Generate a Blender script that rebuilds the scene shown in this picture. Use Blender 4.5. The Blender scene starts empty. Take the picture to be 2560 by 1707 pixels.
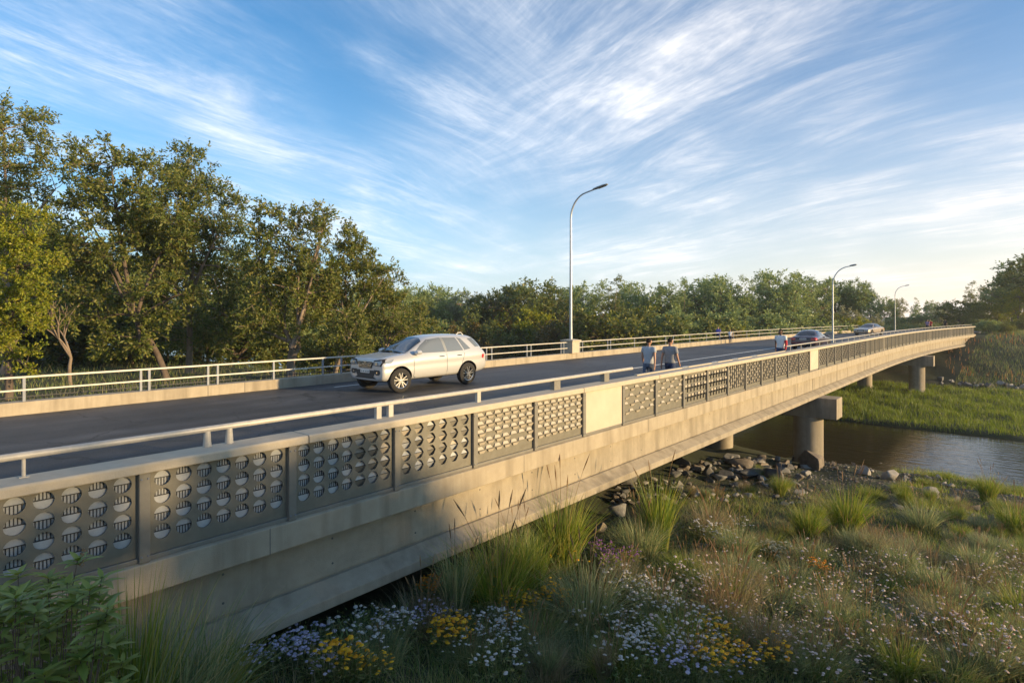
import bpy, bmesh, math, random
import numpy as np
from mathutils import Vector, Matrix, noise as mnoise
from mathutils.bvhtree import BVHTree
R = math.radians
random.seed(7)
rng = np.random.default_rng(7)
scene = bpy.context.scene
col = scene.collection

# ---------------------------------------------------------------- the survey of the place
FPX, HX, HY, EYE = 1450.0, 1280.0, 785.0, 2.55      # focal length, picture centre, horizon, eye height above the road
TH = math.atan(1250.0 / FPX)
SN, CS = math.sin(TH), math.cos(TH)
def P(px, py, zf):
    xr = (px - HX) / FPX * zf
    return Vector((CS * xr - SN * zf, SN * xr + CS * zf, EYE - (py - HY) / FPX * zf))
def Yat(px, X):                      # distance along the bridge of a sight line on the plane x = X
    zf = FPX * (-X) / (CS * (2530 - px))
    return (zf + SN * X) / CS
def xo(Y):                           # the bridge bends gently at its far end
    return 0.0013 * max(0.0, Y - 48) ** 2

# ---------------------------------------------------------------- objects
def tag(o, label=None, cat=None, group=None, kind=None):
    if label: o['label'] = label
    if cat: o['category'] = cat
    if group: o['group'] = group
    if kind: o['kind'] = kind
    return o
def empty(name, loc=(0, 0, 0), rz=0.0, label=None, cat=None, group=None, kind=None):
    o = bpy.data.objects.new(name, None); col.objects.link(o)
    o.empty_display_size = 0.2
    o.location = loc; o.rotation_euler = (0, 0, rz)
    return tag(o, label, cat, group, kind)
def link(name, me, parent=None, loc=None, rz=0.0):
    o = bpy.data.objects.new(name, me); col.objects.link(o)
    if parent: o.parent = parent
    if loc is not None: o.location = loc
    o.rotation_euler[2] = rz
    return o
KIDS = {}
def copy_tree(o, parent=None):
    c = o.copy(); col.objects.link(c); c.parent = parent
    if 'label' in c and parent is None: del c['label']
    for ch in list(o.children): copy_tree(ch, c)
    return c
def mesh_from(name, V, F, mats=(), smooth=False):
    me = bpy.data.meshes.new(name)
    V = np.asarray(V, dtype=np.float32); F = np.asarray(F, dtype=np.int32)
    n, k = F.shape
    me.vertices.add(len(V)); me.vertices.foreach_set('co', V.ravel())
    me.loops.add(n * k); me.loops.foreach_set('vertex_index', F.ravel())
    me.polygons.add(n)
    me.polygons.foreach_set('loop_start', np.arange(0, n * k, k, dtype=np.int32))
    me.polygons.foreach_set('loop_total', np.full(n, k, dtype=np.int32))
    if smooth: me.polygons.foreach_set('use_smooth', np.ones(n, dtype=bool))
    me.update(calc_edges=True)
    for m in mats: me.materials.append(m)
    return me

class MB:
    def __init__(s): s.v = []; s.f = []; s.m = []
    def add(s, vs, fs, m=0):
        b = len(s.v); s.v += [tuple(v) for v in vs]
        for f in fs: s.f.append(tuple(b + i for i in f)); s.m.append(m)
        return s
    def box(s, x0, x1, y0, y1, z0, z1, m=0):
        v = [(x, y, z) for z in (z0, z1) for y in (y0, y1) for x in (x0, x1)]
        return s.add(v, [(0, 2, 3, 1), (4, 5, 7, 6), (0, 1, 5, 4), (2, 6, 7, 3), (0, 4, 6, 2), (1, 3, 7, 5)], m)
    def bar(s, a, b, w, h, m=0, up=(0, 0, 1)):
        a = Vector(a); b = Vector(b); d = (b - a).normalized(); u = Vector(up)
        sd = d.cross(u).normalized() * (w / 2); u2 = sd.cross(d).normalized() * (h / 2)
        v = [p + i * sd + j * u2 for p in (a, b) for j in (-1, 1) for i in (-1, 1)]
        return s.add(v, [(0, 2, 3, 1), (4, 5, 7, 6), (0, 1, 5, 4), (2, 6, 7, 3), (0, 4, 6, 2), (1, 3, 7, 5)], m)
    def tube(s, pts, r, n=8, m=0, cap=True):
        pts = [Vector(p) for p in pts]
        rs = r if isinstance(r, (list, tuple)) else [r] * len(pts)
        vs, fs = [], []
        ref = None
        for i, p in enumerate(pts):
            d = (pts[min(i + 1, len(pts) - 1)] - pts[max(i - 1, 0)]).normalized()
            if ref is None:
                ref = Vector((1, 0, 0)) if abs(d.x) < .8 else Vector((0, 1, 0))
            a = (ref - d * ref.dot(d)).normalized(); b = d.cross(a); ref = a
            for k in range(n):
                t = 2 * math.pi * k / n
                vs.append(p + (a * math.cos(t) + b * math.sin(t)) * rs[i])
        for i in range(len(pts) - 1):
            for k in range(n):
                fs.append((i * n + k, i * n + (k + 1) % n, (i + 1) * n + (k + 1) % n, (i + 1) * n + k))
        if cap:
            fs.append(tuple(range(n - 1, -1, -1))); fs.append(tuple((len(pts) - 1) * n + k for k in range(n)))
        return s.add(vs, fs, m)
    def lathe(s, prof, n=24, m=0, axis='z', off=(0, 0, 0)):
        vs, fs = [], []
        for (r, h) in prof:
            for k in range(n):
                t = 2 * math.pi * k / n
                c, d = r * math.cos(t), r * math.sin(t)
                p = (c, d, h) if axis == 'z' else ((c, h, d) if axis == 'y' else (h, c, d))
                vs.append((p[0] + off[0], p[1] + off[1], p[2] + off[2]))
        for i in range(len(prof) - 1):
            for k in range(n):
                q = (i * n + k, i * n + (k + 1) % n, (i + 1) * n + (k + 1) % n, (i + 1) * n + k)
                fs.append(q if axis != 'y' else q[::-1])
        return s.add(vs, fs, m)
    def loft(s, rings, m=0, cap=True):
        n = len(rings[0]); vs = [p for r in rings for p in r]; fs = []
        for i in range(len(rings) - 1):
            for k in range(n):
                fs.append((i * n + k, i * n + (k + 1) % n, (i + 1) * n + (k + 1) % n, (i + 1) * n + k))
        if cap:
            fs.append(tuple(range(n - 1, -1, -1))); fs.append(tuple((len(rings) - 1) * n + k for k in range(n)))
        return s.add(vs, fs, m)
    def extr(s, prof, y0, y1, step=2.0, m=0, warp=True):        # profile in (x, z), counter-clockwise seen from -y
        k = max(1, int(round((y1 - y0) / step)))
        rings = []
        for i in range(k + 1):
            y = y0 + (y1 - y0) * i / k
            d = xo(y) if warp else 0
            rings.append([(x + d, y, z) for x, z in prof])
        return s.loft(rings, m)
    def mesh(s, name, mats, smooth=False, angle=None):
        me = bpy.data.meshes.new(name)
        me.from_pydata(s.v, [], s.f)
        for mt in (mats if isinstance(mats, (list, tuple)) else [mats]): me.materials.append(mt)
        if any(s.m): me.polygons.foreach_set('material_index', s.m)
        me.update()
        bm = bmesh.new(); bm.from_mesh(me); bmesh.ops.recalc_face_normals(bm, faces=bm.faces)
        if smooth:
            for f in bm.faces: f.smooth = True
            if angle:
                for e in bm.edges:
                    if len(e.link_faces) == 2 and e.calc_face_angle(0) > R(angle): e.smooth = False
        bm.to_mesh(me); bm.free()
        return me
    def build(s, name, mats, parent=None, smooth=False, angle=35, bevel=0.0):
        o = link(name, s.mesh(name, mats, smooth, angle), parent)
        if bevel:
            b = o.modifiers.new('edge', 'BEVEL'); b.width = bevel; b.segments = 2; b.limit_method = 'ANGLE'; b.angle_limit = R(40)
        return o

# ---------------------------------------------------------------- materials
M = {}
def nodes_of(name):
    m = bpy.data.materials.new(name); m.use_nodes = True
    nt = m.node_tree; b = nt.nodes['Principled BSDF']
    M[name] = m
    return m, nt, b
def N(nt, kind, **kw):
    n = nt.nodes.new(kind)
    for k, v in kw.items():
        if k in n.inputs: n.inputs[k].default_value = v
        else: setattr(n, k, v)
    return n
def rgba(c): return (c[0], c[1], c[2], 1)
def mat(name, c1, c2=None, scale=4.0, rough=.7, metal=0.0, bump=0.0, bscale=60.0, spec=.5, detail=6, coat=0.0, stretch=None, streak=0.0, dirt=None):
    m, nt, b = nodes_of(name)
    b.inputs['Roughness'].default_value = rough; b.inputs['Metallic'].default_value = metal
    b.inputs['Specular IOR Level'].default_value = spec
    if coat: b.inputs['Coat Weight'].default_value = coat; b.inputs['Coat Roughness'].default_value = .05
    tc = N(nt, 'ShaderNodeTexCoord')
    vec = tc.outputs['Object']
    if stretch:
        mp = N(nt, 'ShaderNodeMapping'); mp.inputs['Scale'].default_value = stretch
        nt.links.new(vec, mp.inputs['Vector']); vec = mp.outputs['Vector']
    if c2 is not None:
        nz = N(nt, 'ShaderNodeTexNoise', Scale=scale, Detail=float(detail), Roughness=.62)
        nt.links.new(vec, nz.inputs['Vector'])
        cr = N(nt, 'ShaderNodeValToRGB')
        cr.color_ramp.elements[0].position = .32; cr.color_ramp.elements[1].position = .68
        cr.color_ramp.elements[0].color = rgba(c1); cr.color_ramp.elements[1].color = rgba(c2)
        nt.links.new(nz.outputs['Fac'], cr.inputs['Fac'])
        out = cr.outputs['Color']
        if dirt:                       # rain stains running down the face
            mp2 = N(nt, 'ShaderNodeMapping'); mp2.inputs['Scale'].default_value = (1.3, 1.3, .12)
            nt.links.new(tc.outputs['Object'], mp2.inputs['Vector'])
            n2 = N(nt, 'ShaderNodeTexNoise', Scale=1.6, Detail=5.0, Roughness=.6)
            nt.links.new(mp2.outputs['Vector'], n2.inputs['Vector'])
            r2 = N(nt, 'ShaderNodeValToRGB'); r2.color_ramp.elements[0].position = .48; r2.color_ramp.elements[1].position = .66
            r2.color_ramp.elements[0].color = (0, 0, 0, 1); r2.color_ramp.elements[1].color = (.72, .72, .72, 1)
            nt.links.new(n2.outputs['Fac'], r2.inputs['Fac'])
            mx = N(nt, 'ShaderNodeMixRGB'); mx.inputs['Color2'].default_value = rgba(dirt)
            nt.links.new(r2.outputs['Color'], mx.inputs['Fac']); nt.links.new(out, mx.inputs['Color1'])
            out = mx.outputs['Color']
        nt.links.new(out, b.inputs['Base Color'])
        rm = N(nt, 'ShaderNodeMath', operation='MULTIPLY_ADD'); rm.inputs[1].default_value = .25; rm.inputs[2].default_value = rough - .12
        nt.links.new(nz.outputs['Fac'], rm.inputs[0]); nt.links.new(rm.outputs[0], b.inputs['Roughness'])
    else:
        b.inputs['Base Color'].default_value = rgba(c1)
    if bump:
        n3 = N(nt, 'ShaderNodeTexNoise', Scale=bscale, Detail=4.0)
        nt.links.new(tc.outputs['Object'], n3.inputs['Vector'])
        bp = N(nt, 'ShaderNodeBump', Strength=bump, Distance=.02)
        nt.links.new(n3.outputs['Fac'], bp.inputs['Height']); nt.links.new(bp.outputs['Normal'], b.inputs['Normal'])
    return m
def leafmat(name, cols, rough=.5, trans=.35, tcol=None, spec=.35):      # every leaf or blade takes its own tone
    m, nt, b = nodes_of(name)
    g = N(nt, 'ShaderNodeNewGeometry'); cr = N(nt, 'ShaderNodeValToRGB')
    el = cr.color_ramp.elements
    while len(el) < len(cols): el.new(.5)
    for i, c in enumerate(cols):
        el[i].position = i / max(1, len(cols) - 1); el[i].color = rgba(c)
    nt.links.new(g.outputs['Random Per Island'], cr.inputs['Fac'])
    nt.links.new(cr.outputs['Color'], b.inputs['Base Color'])
    b.inputs['Roughness'].default_value = rough; b.inputs['Specular IOR Level'].default_value = spec
    if trans:
        t = N(nt, 'ShaderNodeBsdfTranslucent'); mx = N(nt, 'ShaderNodeMixShader'); mx.inputs[0].default_value = trans
        hs = N(nt, 'ShaderNodeHueSaturation', Saturation=1.15, Value=1.5, Hue=.485)
        nt.links.new(cr.outputs['Color'], hs.inputs['Color']); nt.links.new(hs.outputs['Color'], t.inputs['Color'])
        nt.links.new(b.outputs[0], mx.inputs[1]); nt.links.new(t.outputs[0], mx.inputs[2])
        nt.links.new(mx.outputs[0], nt.nodes['Material Output'].inputs['Surface'])
    return m

mat('concrete', (.32, .272, .202), (.405, .35, .265), 2.5, .85, bump=.25, bscale=90, dirt=(.21, .175, .125))
mat('concrete_grey', (.272, .234, .178), (.36, .314, .243), 3.0, .85, bump=.3, bscale=70, dirt=(.18, .152, .112))
mat('concrete_rail', (.42, .365, .28), (.50, .44, .345), 5.0, .8, bump=.15)
mat('panel_metal', (.145, .135, .108), (.178, .167, .135), 8.0, .5, bump=.1, bscale=160)
mat('post_metal', (.17, .16, .14), (.20, .19, .165), 9.0, .45)
mat('plate_light', (.34, .355, .37), (.42, .435, .45), 14.0, .45)
mat('plate_cream', (.36, .32, .255), (.44, .39, .315), 6.0, .5)
mat('bar_dark', (.028, .03, .034), None, rough=.5)
mat('cream_panel', (.46, .405, .315), (.52, .465, .37), 2.0, .7, bump=.08)
mat('rail_paint', (.50, .47, .41), (.60, .565, .50), 6.0, .38)
mat('rail_metal', (.38, .36, .32), (.48, .455, .41), 12.0, .35)
mat('steel_post', (.16, .18, .22), (.22, .24, .28), 8.0, .45)
mat('asphalt', (.032, .033, .036), (.060, .060, .062), 1.2, .62, bump=.35, bscale=220, detail=10)
def asphalt_wear():
    nt = M['asphalt'].node_tree; b = nt.nodes['Principled BSDF']
    base = b.inputs['Base Color'].links[0].from_socket
    tc = N(nt, 'ShaderNodeTexCoord')
    def nz(scl, scale, p0, p1, v0, v1, det=4.0):
        mp = N(nt, 'ShaderNodeMapping'); mp.inputs['Scale'].default_value = scl; nt.links.new(tc.outputs['Object'], mp.inputs['Vector'])
        n = N(nt, 'ShaderNodeTexNoise', Scale=scale, Detail=det, Roughness=.6); nt.links.new(mp.outputs['Vector'], n.inputs['Vector'])
        r = N(nt, 'ShaderNodeValToRGB'); e = r.color_ramp.elements; e[0].position = p0; e[1].position = p1; e[0].color = (v0,) * 3 + (1,); e[1].color = (v1,) * 3 + (1,)
        nt.links.new(n.outputs['Fac'], r.inputs['Fac']); return r.outputs['Color']
    def mul(a, c):
        m = N(nt, 'ShaderNodeMixRGB', blend_type='MULTIPLY'); m.inputs['Fac'].default_value = 1; nt.links.new(a, m.inputs['Color1']); nt.links.new(c, m.inputs['Color2']); return m.outputs['Color']
    o = mul(base, nz((1.1, .03, 1), 1.4, .35, .68, .72, 1.45)); o = mul(o, nz((.25, .25, 1), 1.0, .42, .60, .78, 1.25, 3.0)); o = mul(o, nz((1, 1, 1), 38.0, .3, .75, .72, 1.5, 3.0))
    vo = N(nt, 'ShaderNodeTexVoronoi', feature='DISTANCE_TO_EDGE', Scale=.34)
    wn = N(nt, 'ShaderNodeTexNoise', Scale=1.6, Detail=5.0); nt.links.new(tc.outputs['Object'], wn.inputs['Vector'])
    ad = N(nt, 'ShaderNodeVectorMath', operation='MULTIPLY_ADD'); ad.inputs[1].default_value = (.9, .9, 0); nt.links.new(wn.outputs['Color'], ad.inputs[0]); nt.links.new(tc.outputs['Object'], ad.inputs[2]); nt.links.new(ad.outputs[0], vo.inputs['Vector'])
    r = N(nt, 'ShaderNodeValToRGB'); e = r.color_ramp.elements; e[0].position = .004; e[1].position = .012; e[0].color = (.4, .4, .4, 1); e[1].color = (1, 1, 1, 1)
    nt.links.new(vo.outputs['Distance'], r.inputs['Fac']); o = mul(o, r.outputs['Color'])
    nt.links.new(o, b.inputs['Base Color'])
asphalt_wear()
mat('road_paint', (.55, .54, .50), (.70, .69, .65), 9.0, .6)
mat('pole_steel', (.42, .44, .46), (.52, .54, .56), 7.0, .35, metal=.5)
mat('lamp_grey', (.26, .27, .27), None, rough=.45, metal=.3)
mat('lens', (.7, .68, .6), None, rough=.2)
mat('bark', (.15, .112, .082), (.29, .225, .17), 6.0, .9, bump=.6, bscale=25, stretch=(1, 1, .3))
mat('bark_dark', (.075, .056, .044), (.15, .115, .09), 6.0, .9, bump=.6, bscale=25, stretch=(1, 1, .3))
mat('soil', (.045, .04, .028), (.085, .075, .05), 3.0, .95, bump=.5, bscale=30)
mat('rock_grey', (0.15, 0.145, 0.135), (0.27, 0.26, 0.24), 3.5, .85, bump=.6, bscale=14)
mat('rock_brown', (0.125, 0.1, 0.075), (0.23, 0.19, 0.145), 3.5, .85, bump=.6, bscale=14)
mat('rock_dark', (0.07, 0.068, 0.065), (0.15, 0.142, 0.13), 3.5, .85, bump=.6, bscale=14)
mat('rock_pale', (0.24, 0.225, 0.2), (0.38, 0.35, 0.31), 3.5, .85, bump=.6, bscale=14)
mat('silver_paint', (.52, .52, .52), None, rough=.3, metal=.25, coat=.5)
mat('maroon_paint', (.10, .075, .09), None, rough=.25, metal=.4, coat=.8)
mat('bronze_paint', (.44, .36, .28), None, rough=.3, metal=.25, coat=.7)
mat('white_paint', (.75, .74, .70), None, rough=.4, coat=.3)
mat('yellow_paint', (.72, .60, .12), None, rough=.5)
mat('car_glass', (.012, .014, .017), None, rough=.05, spec=.9, coat=.6)
mat('car_glass_reflect', (.25, .265, .25), None, rough=.1, metal=.45, spec=.9, coat=.6)  # pale greenish base imitates the reflections seen in the SUV side glass
mat('black_plastic', (.014, .014, .015), None, rough=.6)
mat('tyre', (.02, .019, .018), None, rough=.85)
mat('rim_metal', (.5, .5, .5), None, rough=.25, metal=.9)
mat('chrome', (.7, .7, .7), None, rough=.15, metal=1)
mat('lamp_glass', (.24, .27, .30), None, rough=.12, spec=.8, coat=.6)
mat('tail_red', (.45, .02, .015), None, rough=.2, coat=.5)
mat('skin', (.42, .235, .16), None, rough=.55)
mat('skin_dark', (.16, .085, .055), None, rough=.55)
mat('hair', (.014, .010, .008), None, rough=.8, spec=.15)
mat('cloth_grey', (.36, .38, .41), (.43, .45, .48), 12, .9)
mat('cloth_charcoal', (.22, .225, .24), (.27, .275, .29), 12, .9)
mat('cloth_white', (.72, .71, .70), None, rough=.9)
mat('cloth_red', (.50, .03, .035), None, rough=.9)
mat('cloth_lilac', (.30, .20, .32), None, rough=.9)
mat('cloth_black', (.02, .02, .022), None, rough=.9)
mat('cloth_blue', (.10, .10, .42), None, rough=.9)
mat('jeans', (.062, .082, .125), (.10, .125, .18), 14, .9)
mat('jeans_dark', (.02, .035, .085), (.035, .055, .12), 14, .9)
mat('shoe', (.05, .045, .04), None, rough=.7)
leafmat('leaf_olive', [(0.063, 0.097, 0.020), (0.115, 0.150, 0.031), (0.179, 0.192, 0.044), (0.253, 0.235, 0.069)])
leafmat('leaf_deep', [(0.051, 0.086, 0.024), (0.098, 0.139, 0.036), (0.155, 0.181, 0.047), (0.238, 0.221, 0.067)])
leafmat('leaf_yellowgreen', [(0.113, 0.157, 0.014), (0.190, 0.232, 0.020), (0.270, 0.295, 0.028), (0.384, 0.337, 0.048)])
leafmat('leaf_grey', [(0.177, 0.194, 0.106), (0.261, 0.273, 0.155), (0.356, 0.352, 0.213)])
leafmat('leaf_autumn', [(.10, .10, .035), (.15, .125, .04), (.20, .14, .045)])
leafmat('leaf_far', [(0.140, 0.200, 0.076), (0.214, 0.279, 0.102), (0.314, 0.352, 0.141)])  # brightened leaf tone imitates haze over the far treeline
leafmat('leaf_shrub', [(0.120, 0.177, 0.035), (0.193, 0.251, 0.052), (0.278, 0.311, 0.074)], rough=.4, trans=.25)
leafmat('grass_meadow', [(0.090, 0.144, 0.041), (0.157, 0.217, 0.062), (0.234, 0.261, 0.091), (0.426, 0.346, 0.164)])
leafmat('grass_tuft', [(0.082, 0.144, 0.026), (0.151, 0.228, 0.039), (0.233, 0.288, 0.058), (0.442, 0.373, 0.136)])
leafmat('grass_tan', [(.19, .16, .085), (.27, .225, .13), (.34, .285, .18), (.12, .13, .06)])
leafmat('grass_bluegreen', [(0.107, 0.165, 0.078), (0.182, 0.247, 0.116), (0.274, 0.315, 0.167), (0.484, 0.420, 0.224)])
leafmat('grass_bank', [(0.070, 0.121, 0.015), (0.118, 0.186, 0.024), (0.172, 0.244, 0.034), (0.234, 0.276, 0.053), (0.109, 0.138, 0.040)])
leafmat('grass_hill', [(.08, .15, .04), (.12, .18, .06), (.18, .20, .075), (.27, .23, .10)])
leafmat('seed_red', [(.24, .12, .05), (.32, .15, .055), (.36, .21, .08), (.28, .19, .08)])
leafmat('seed_tan', [(.25, .17, .09), (.36, .25, .14)])
leafmat('petal_white', [(.44, .42, .39), (.56, .54, .51), (.62, .57, .52)], rough=.7, trans=.2)
leafmat('petal_pink', [(.55, .44, .40), (.66, .56, .50), (.62, .46, .42)], rough=.7, trans=.2)
leafmat('petal_lilac', [(.40, .36, .52), (.52, .47, .62), (.58, .54, .66)], rough=.7, trans=.2)
leafmat('petal_purple', [(.28, .10, .34), (.36, .15, .42)], rough=.7, trans=.2)
leafmat('petal_yellow', [(.68, .36, .015), (.76, .46, .02), (.72, .30, .012)], rough=.7, trans=.2)
leafmat('petal_orange', [(.60, .20, .012), (.70, .28, .015)], rough=.7, trans=.2)
leafmat('petal_cream', [(.46, .42, .28), (.56, .52, .36)], rough=.7, trans=.2)
leafmat('petal_red', [(.6, .02, .015)], rough=.7, trans=.2)

# ---------------------------------------------------------------- terrain
def sst(a, b, x):
    t = np.clip((x - a) / (b - a), 0, 1); return t * t * (3 - 2 * t)
WATER = -5.42
def G(X, Y):
    X = np.asarray(X, dtype=float); Y = np.asarray(Y, dtype=float)
    ze = -1.5 - .105 * np.maximum(Y, -3)
    zw = -.75 - 4.0 * sst(15, 33, Y)
    k = sst(-20, -8.5, X)
    z = zw * (1 - k) + ze * k
    z = z - .55 * sst(-7.6, -9, X) * sst(-22, -18, X) * sst(6, 0, Y) * 0
    wob = .9 * np.sin(X * .21 + 1.3) + .5 * np.sin(X * .53)
    z = z * (1 - sst(32, 37, Y + wob * .4)) + (-5.75) * sst(32, 37, Y + wob * .4)
    z = z - .55 * sst(36.5, 39, Y + wob * .5) 
    far = -5.2 + 5.1 * sst(74, 104, Y) * sst(-42, -24, X) + 2.6 * sst(0, 40, X) * sst(62, 100, Y) 
    far = far + 1.0 * sst(110, 200, Y)
    kf = sst(47.6, 49.4, Y + wob * .35)
    z = z * (1 - kf) + far * kf
    n = .07 * np.sin(X * 1.3 + Y * .7) + .06 * np.sin(X * .6 - Y * 1.1 + 2) + .035 * np.sin(2.9 * X + 1.7 * Y)
    return z + n * (1 - sst(35, 37, Y) * (1 - sst(49, 52, Y)) * .6) * (1 - sst(96, 104, Y) * .8)
def _ss(a, b, x):
    t = (x - a) / (b - a); t = 0.0 if t < 0 else (1.0 if t > 1 else t); return t * t * (3 - 2 * t)
def G1(X, Y):                       # the same ground for a single spot
    k = _ss(-20, -8.5, X)
    z = (-.75 - 4.0 * _ss(15, 33, Y)) * (1 - k) + (-1.5 - .105 * max(Y, -3)) * k
    wob = .9 * math.sin(X * .21 + 1.3) + .5 * math.sin(X * .53)
    q = _ss(32, 37, Y + wob * .4); z = z * (1 - q) - 5.75 * q
    z -= .55 * _ss(36.5, 39, Y + wob * .5)
    far = -5.2 + 5.1 * _ss(74, 104, Y) * _ss(-42, -24, X) + 2.6 * _ss(0, 40, X) * _ss(62, 100, Y) + 1.0 * _ss(110, 200, Y)
    kf = _ss(47.6, 49.4, Y + wob * .35); z = z * (1 - kf) + far * kf
    n = .07 * math.sin(X * 1.3 + Y * .7) + .06 * math.sin(X * .6 - Y * 1.1 + 2) + .035 * math.sin(2.9 * X + 1.7 * Y)
    return z + n * (1 - _ss(35, 37, Y) * (1 - _ss(49, 52, Y)) * .6) * (1 - _ss(96, 104, Y) * .8)
def ground(px, py):                 # where a sight line meets the ground
    lo = 1.5
    for i in range(1400):
        zf = 1.5 * 1.0035 ** i
        p = P(px, py, zf)
        if p.z < G1(p.x, p.y):
            a, b = zf / 1.0035, zf
            for _ in range(12):
                mdl = (a + b) / 2; p = P(px, py, mdl)
                if p.z < G1(p.x, p.y): b = mdl
                else: a = mdl
            p = P(px, py, b)
            return Vector((p.x, p.y, G1(p.x, p.y)))
    return p
# ---------------------------------------------------------------- ground, water, road
def axis(segs):
    out = []
    for a, b, s in segs: out += list(np.arange(a, b, s))
    return np.array(out + [segs[-1][1]])
gx = axis([(-900, -200, 50), (-200, -60, 5), (-60, -24, 1.5), (-24, 12, .4), (12, 60, 3), (60, 500, 40)])
gy = axis([(-60, -4, 4), (-4, 52, .4), (52, 120, 1.5), (120, 260, 8), (260, 1500, 60)])
XX, YY = np.meshgrid(gx, gy)
ZZ = G(XX, YY)
nx, ny = len(gx), len(gy)
idx = np.arange(nx * ny).reshape(ny, nx)
F = np.stack([idx[:-1, :-1].ravel(), idx[:-1, 1:].ravel(), idx[1:, 1:].ravel(), idx[1:, :-1].ravel()], 1)
m, nt, b = nodes_of('ground_cover')
tc = N(nt, 'ShaderNodeTexCoord')
n1 = N(nt, 'ShaderNodeTexNoise', Scale=.35, Detail=8.0, Roughness=.65); n2 = N(nt, 'ShaderNodeTexNoise', Scale=6.0, Detail=8.0, Roughness=.7)
for q in (n1, n2): nt.links.new(tc.outputs['Object'], q.inputs['Vector'])
c1 = N(nt, 'ShaderNodeValToRGB'); e = c1.color_ramp.elements
e[0].position = .35; e[0].color = (.030, .042, .012, 1); e[1].position = .7; e[1].color = (.075, .065, .038, 1)
e.new(.55).color = (.040, .050, .018, 1)
nt.links.new(n1.outputs['Fac'], c1.inputs['Fac'])
c2 = N(nt, 'ShaderNodeValToRGB'); e = c2.color_ramp.elements
e[0].position = .3; e[0].color = (.45, .42, .36, 1); e[1].position = .75; e[1].color = (1.5, 1.45, 1.3, 1)
nt.links.new(n2.outputs['Fac'], c2.inputs['Fac'])
mx = N(nt, 'ShaderNodeMixRGB', blend_type='MULTIPLY'); mx.inputs['Fac'].default_value = 1
nt.links.new(c1.outputs['Color'], mx.inputs['Color1']); nt.links.new(c2.outputs['Color'], mx.inputs['Color2'])
nt.links.new(mx.outputs['Color'], b.inputs['Base Color']); b.inputs['Roughness'].default_value = .95
bp = N(nt, 'ShaderNodeBump', Strength=.7, Distance=.06); nt.links.new(n2.outputs['Fac'], bp.inputs['Height']); nt.links.new(bp.outputs['Normal'], b.inputs['Normal'])
g = link('ground', mesh_from('ground', np.stack([XX, YY, ZZ], -1).reshape(-1, 3), F, [m], True))
tag(g, 'earth and low green cover of the river valley', 'ground', kind='structure')

m, nt, b = nodes_of('river_water')
b.inputs['Base Color'].default_value = (.045, .037, .018, 1); b.inputs['Roughness'].default_value = .06
b.inputs['IOR'].default_value = 1.33; b.inputs['Specular IOR Level'].default_value = .6
tc = N(nt, 'ShaderNodeTexCoord'); mp = N(nt, 'ShaderNodeMapping')
mp.inputs['Scale'].default_value = (.8, 3.2, 1); mp.inputs['Rotation'].default_value = (0, 0, R(-30))
n1 = N(nt, 'ShaderNodeTexNoise', Scale=1.0, Detail=4.0, Roughness=.5)
nt.links.new(tc.outputs['Object'], mp.inputs['Vector']); nt.links.new(mp.outputs['Vector'], n1.inputs['Vector'])
bp = N(nt, 'ShaderNodeBump', Strength=.5, Distance=.06)
nt.links.new(n1.outputs['Fac'], bp.inputs['Height']); nt.links.new(bp.outputs['Normal'], b.inputs['Normal'])
w = MB(); w.add([(-400, 33, WATER), (200, 33, WATER), (200, 52, WATER), (-400, 52, WATER)], [(0, 1, 2, 3)])
tag(w.build('river', [m]), 'dark rippled river flowing under the bridge', 'river', kind='structure')

ROAD0, ROAD1, XK_ = -30.0, 118.0, -18.97
rd = MB(); rd.extr([(-7.62, -.25), (-18.97, -.25), (-18.97, 0), (-7.62, 0)], ROAD0, ROAD1, 2.0)
tag(rd.build('road', M['asphalt']), 'dark asphalt carriageway crossing the bridge', 'road', kind='structure')
ln = MB(); y0, y1 = Yat(1560, -13.5), 112.0
ln.extr([(-13.43, .001), (-13.57, .001), (-13.57, .006), (-13.43, .006)], y0, y1, 2.0)
tag(ln.build('road_marking', M['road_paint']), 'long white line painted along the middle of the asphalt', 'road marking', kind='structure')
for (px, py, l) in ((870, 964, 1.1), (640, 1004, .0)):
    if l:
        zf = FPX * EYE / (py - HY); p = P(px, py, zf)
        d = MB(); d.box(p.x - .05, p.x + .05, p.y - l / 2, p.y + l / 2, .001, .006)
        tag(d.build('lane_dash', M['road_paint']), 'short worn white dash on the asphalt before the silver SUV', 'road marking', kind='structure')
for k, y in enumerate((17.5, 38.0, 62.0)):
    d = MB(); x = XK_ + xo(y); d.box(x, x + .34, y - .3, y + .3, .001, .008)
    t = d.build('drain_frame', M['steel_post']); tag(t, ['iron drain grating by the kerb nearest the lamp plinth', 'iron drain grating by the far kerb behind the walkers', 'small iron drain grating by the kerb near the far end'][k], 'drain', kind='structure')
    d = MB()
    for q in range(6): d.box(x + .04, x + .30, y - .26 + q * .095, y - .22 + q * .095, .0085, .010)
    d.build('drain_slot', M['bar_dark'], t)
for y in (32.0, 70.0):
    d = MB(); d.box(-18.95 + xo(y), -7.65 + xo(y), y - .05, y + .05, .001, .005)
    tag(d.build('deck_joint', M['bar_dark']), 'dark expansion joint across the road above the ' + ('nearer' if y < 50 else 'farther') + ' pier', 'road joint', kind='structure')
# far kerb that carries the metal railing
kb = MB(); XK = -19.0
kb.extr([(XK, -.5), (XK, .32), (XK - .38, .32), (XK - .38, -.5)], ROAD0, 100, 2.0)
ko = kb.build('kerb', M['concrete'], bevel=.015)
tag(ko, 'long pale concrete kerb below the metal railing', 'kerb', kind='structure')
jt = MB()
for px in (520, 612, 1048, 1290, 1417, 1700):
    y = Yat(px, XK); jt.box(XK + .001 + xo(y), XK + .003 + xo(y), y - .008, y + .008, .0, .317)
jt.build('expansion_joint', M['bar_dark'], ko)

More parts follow.
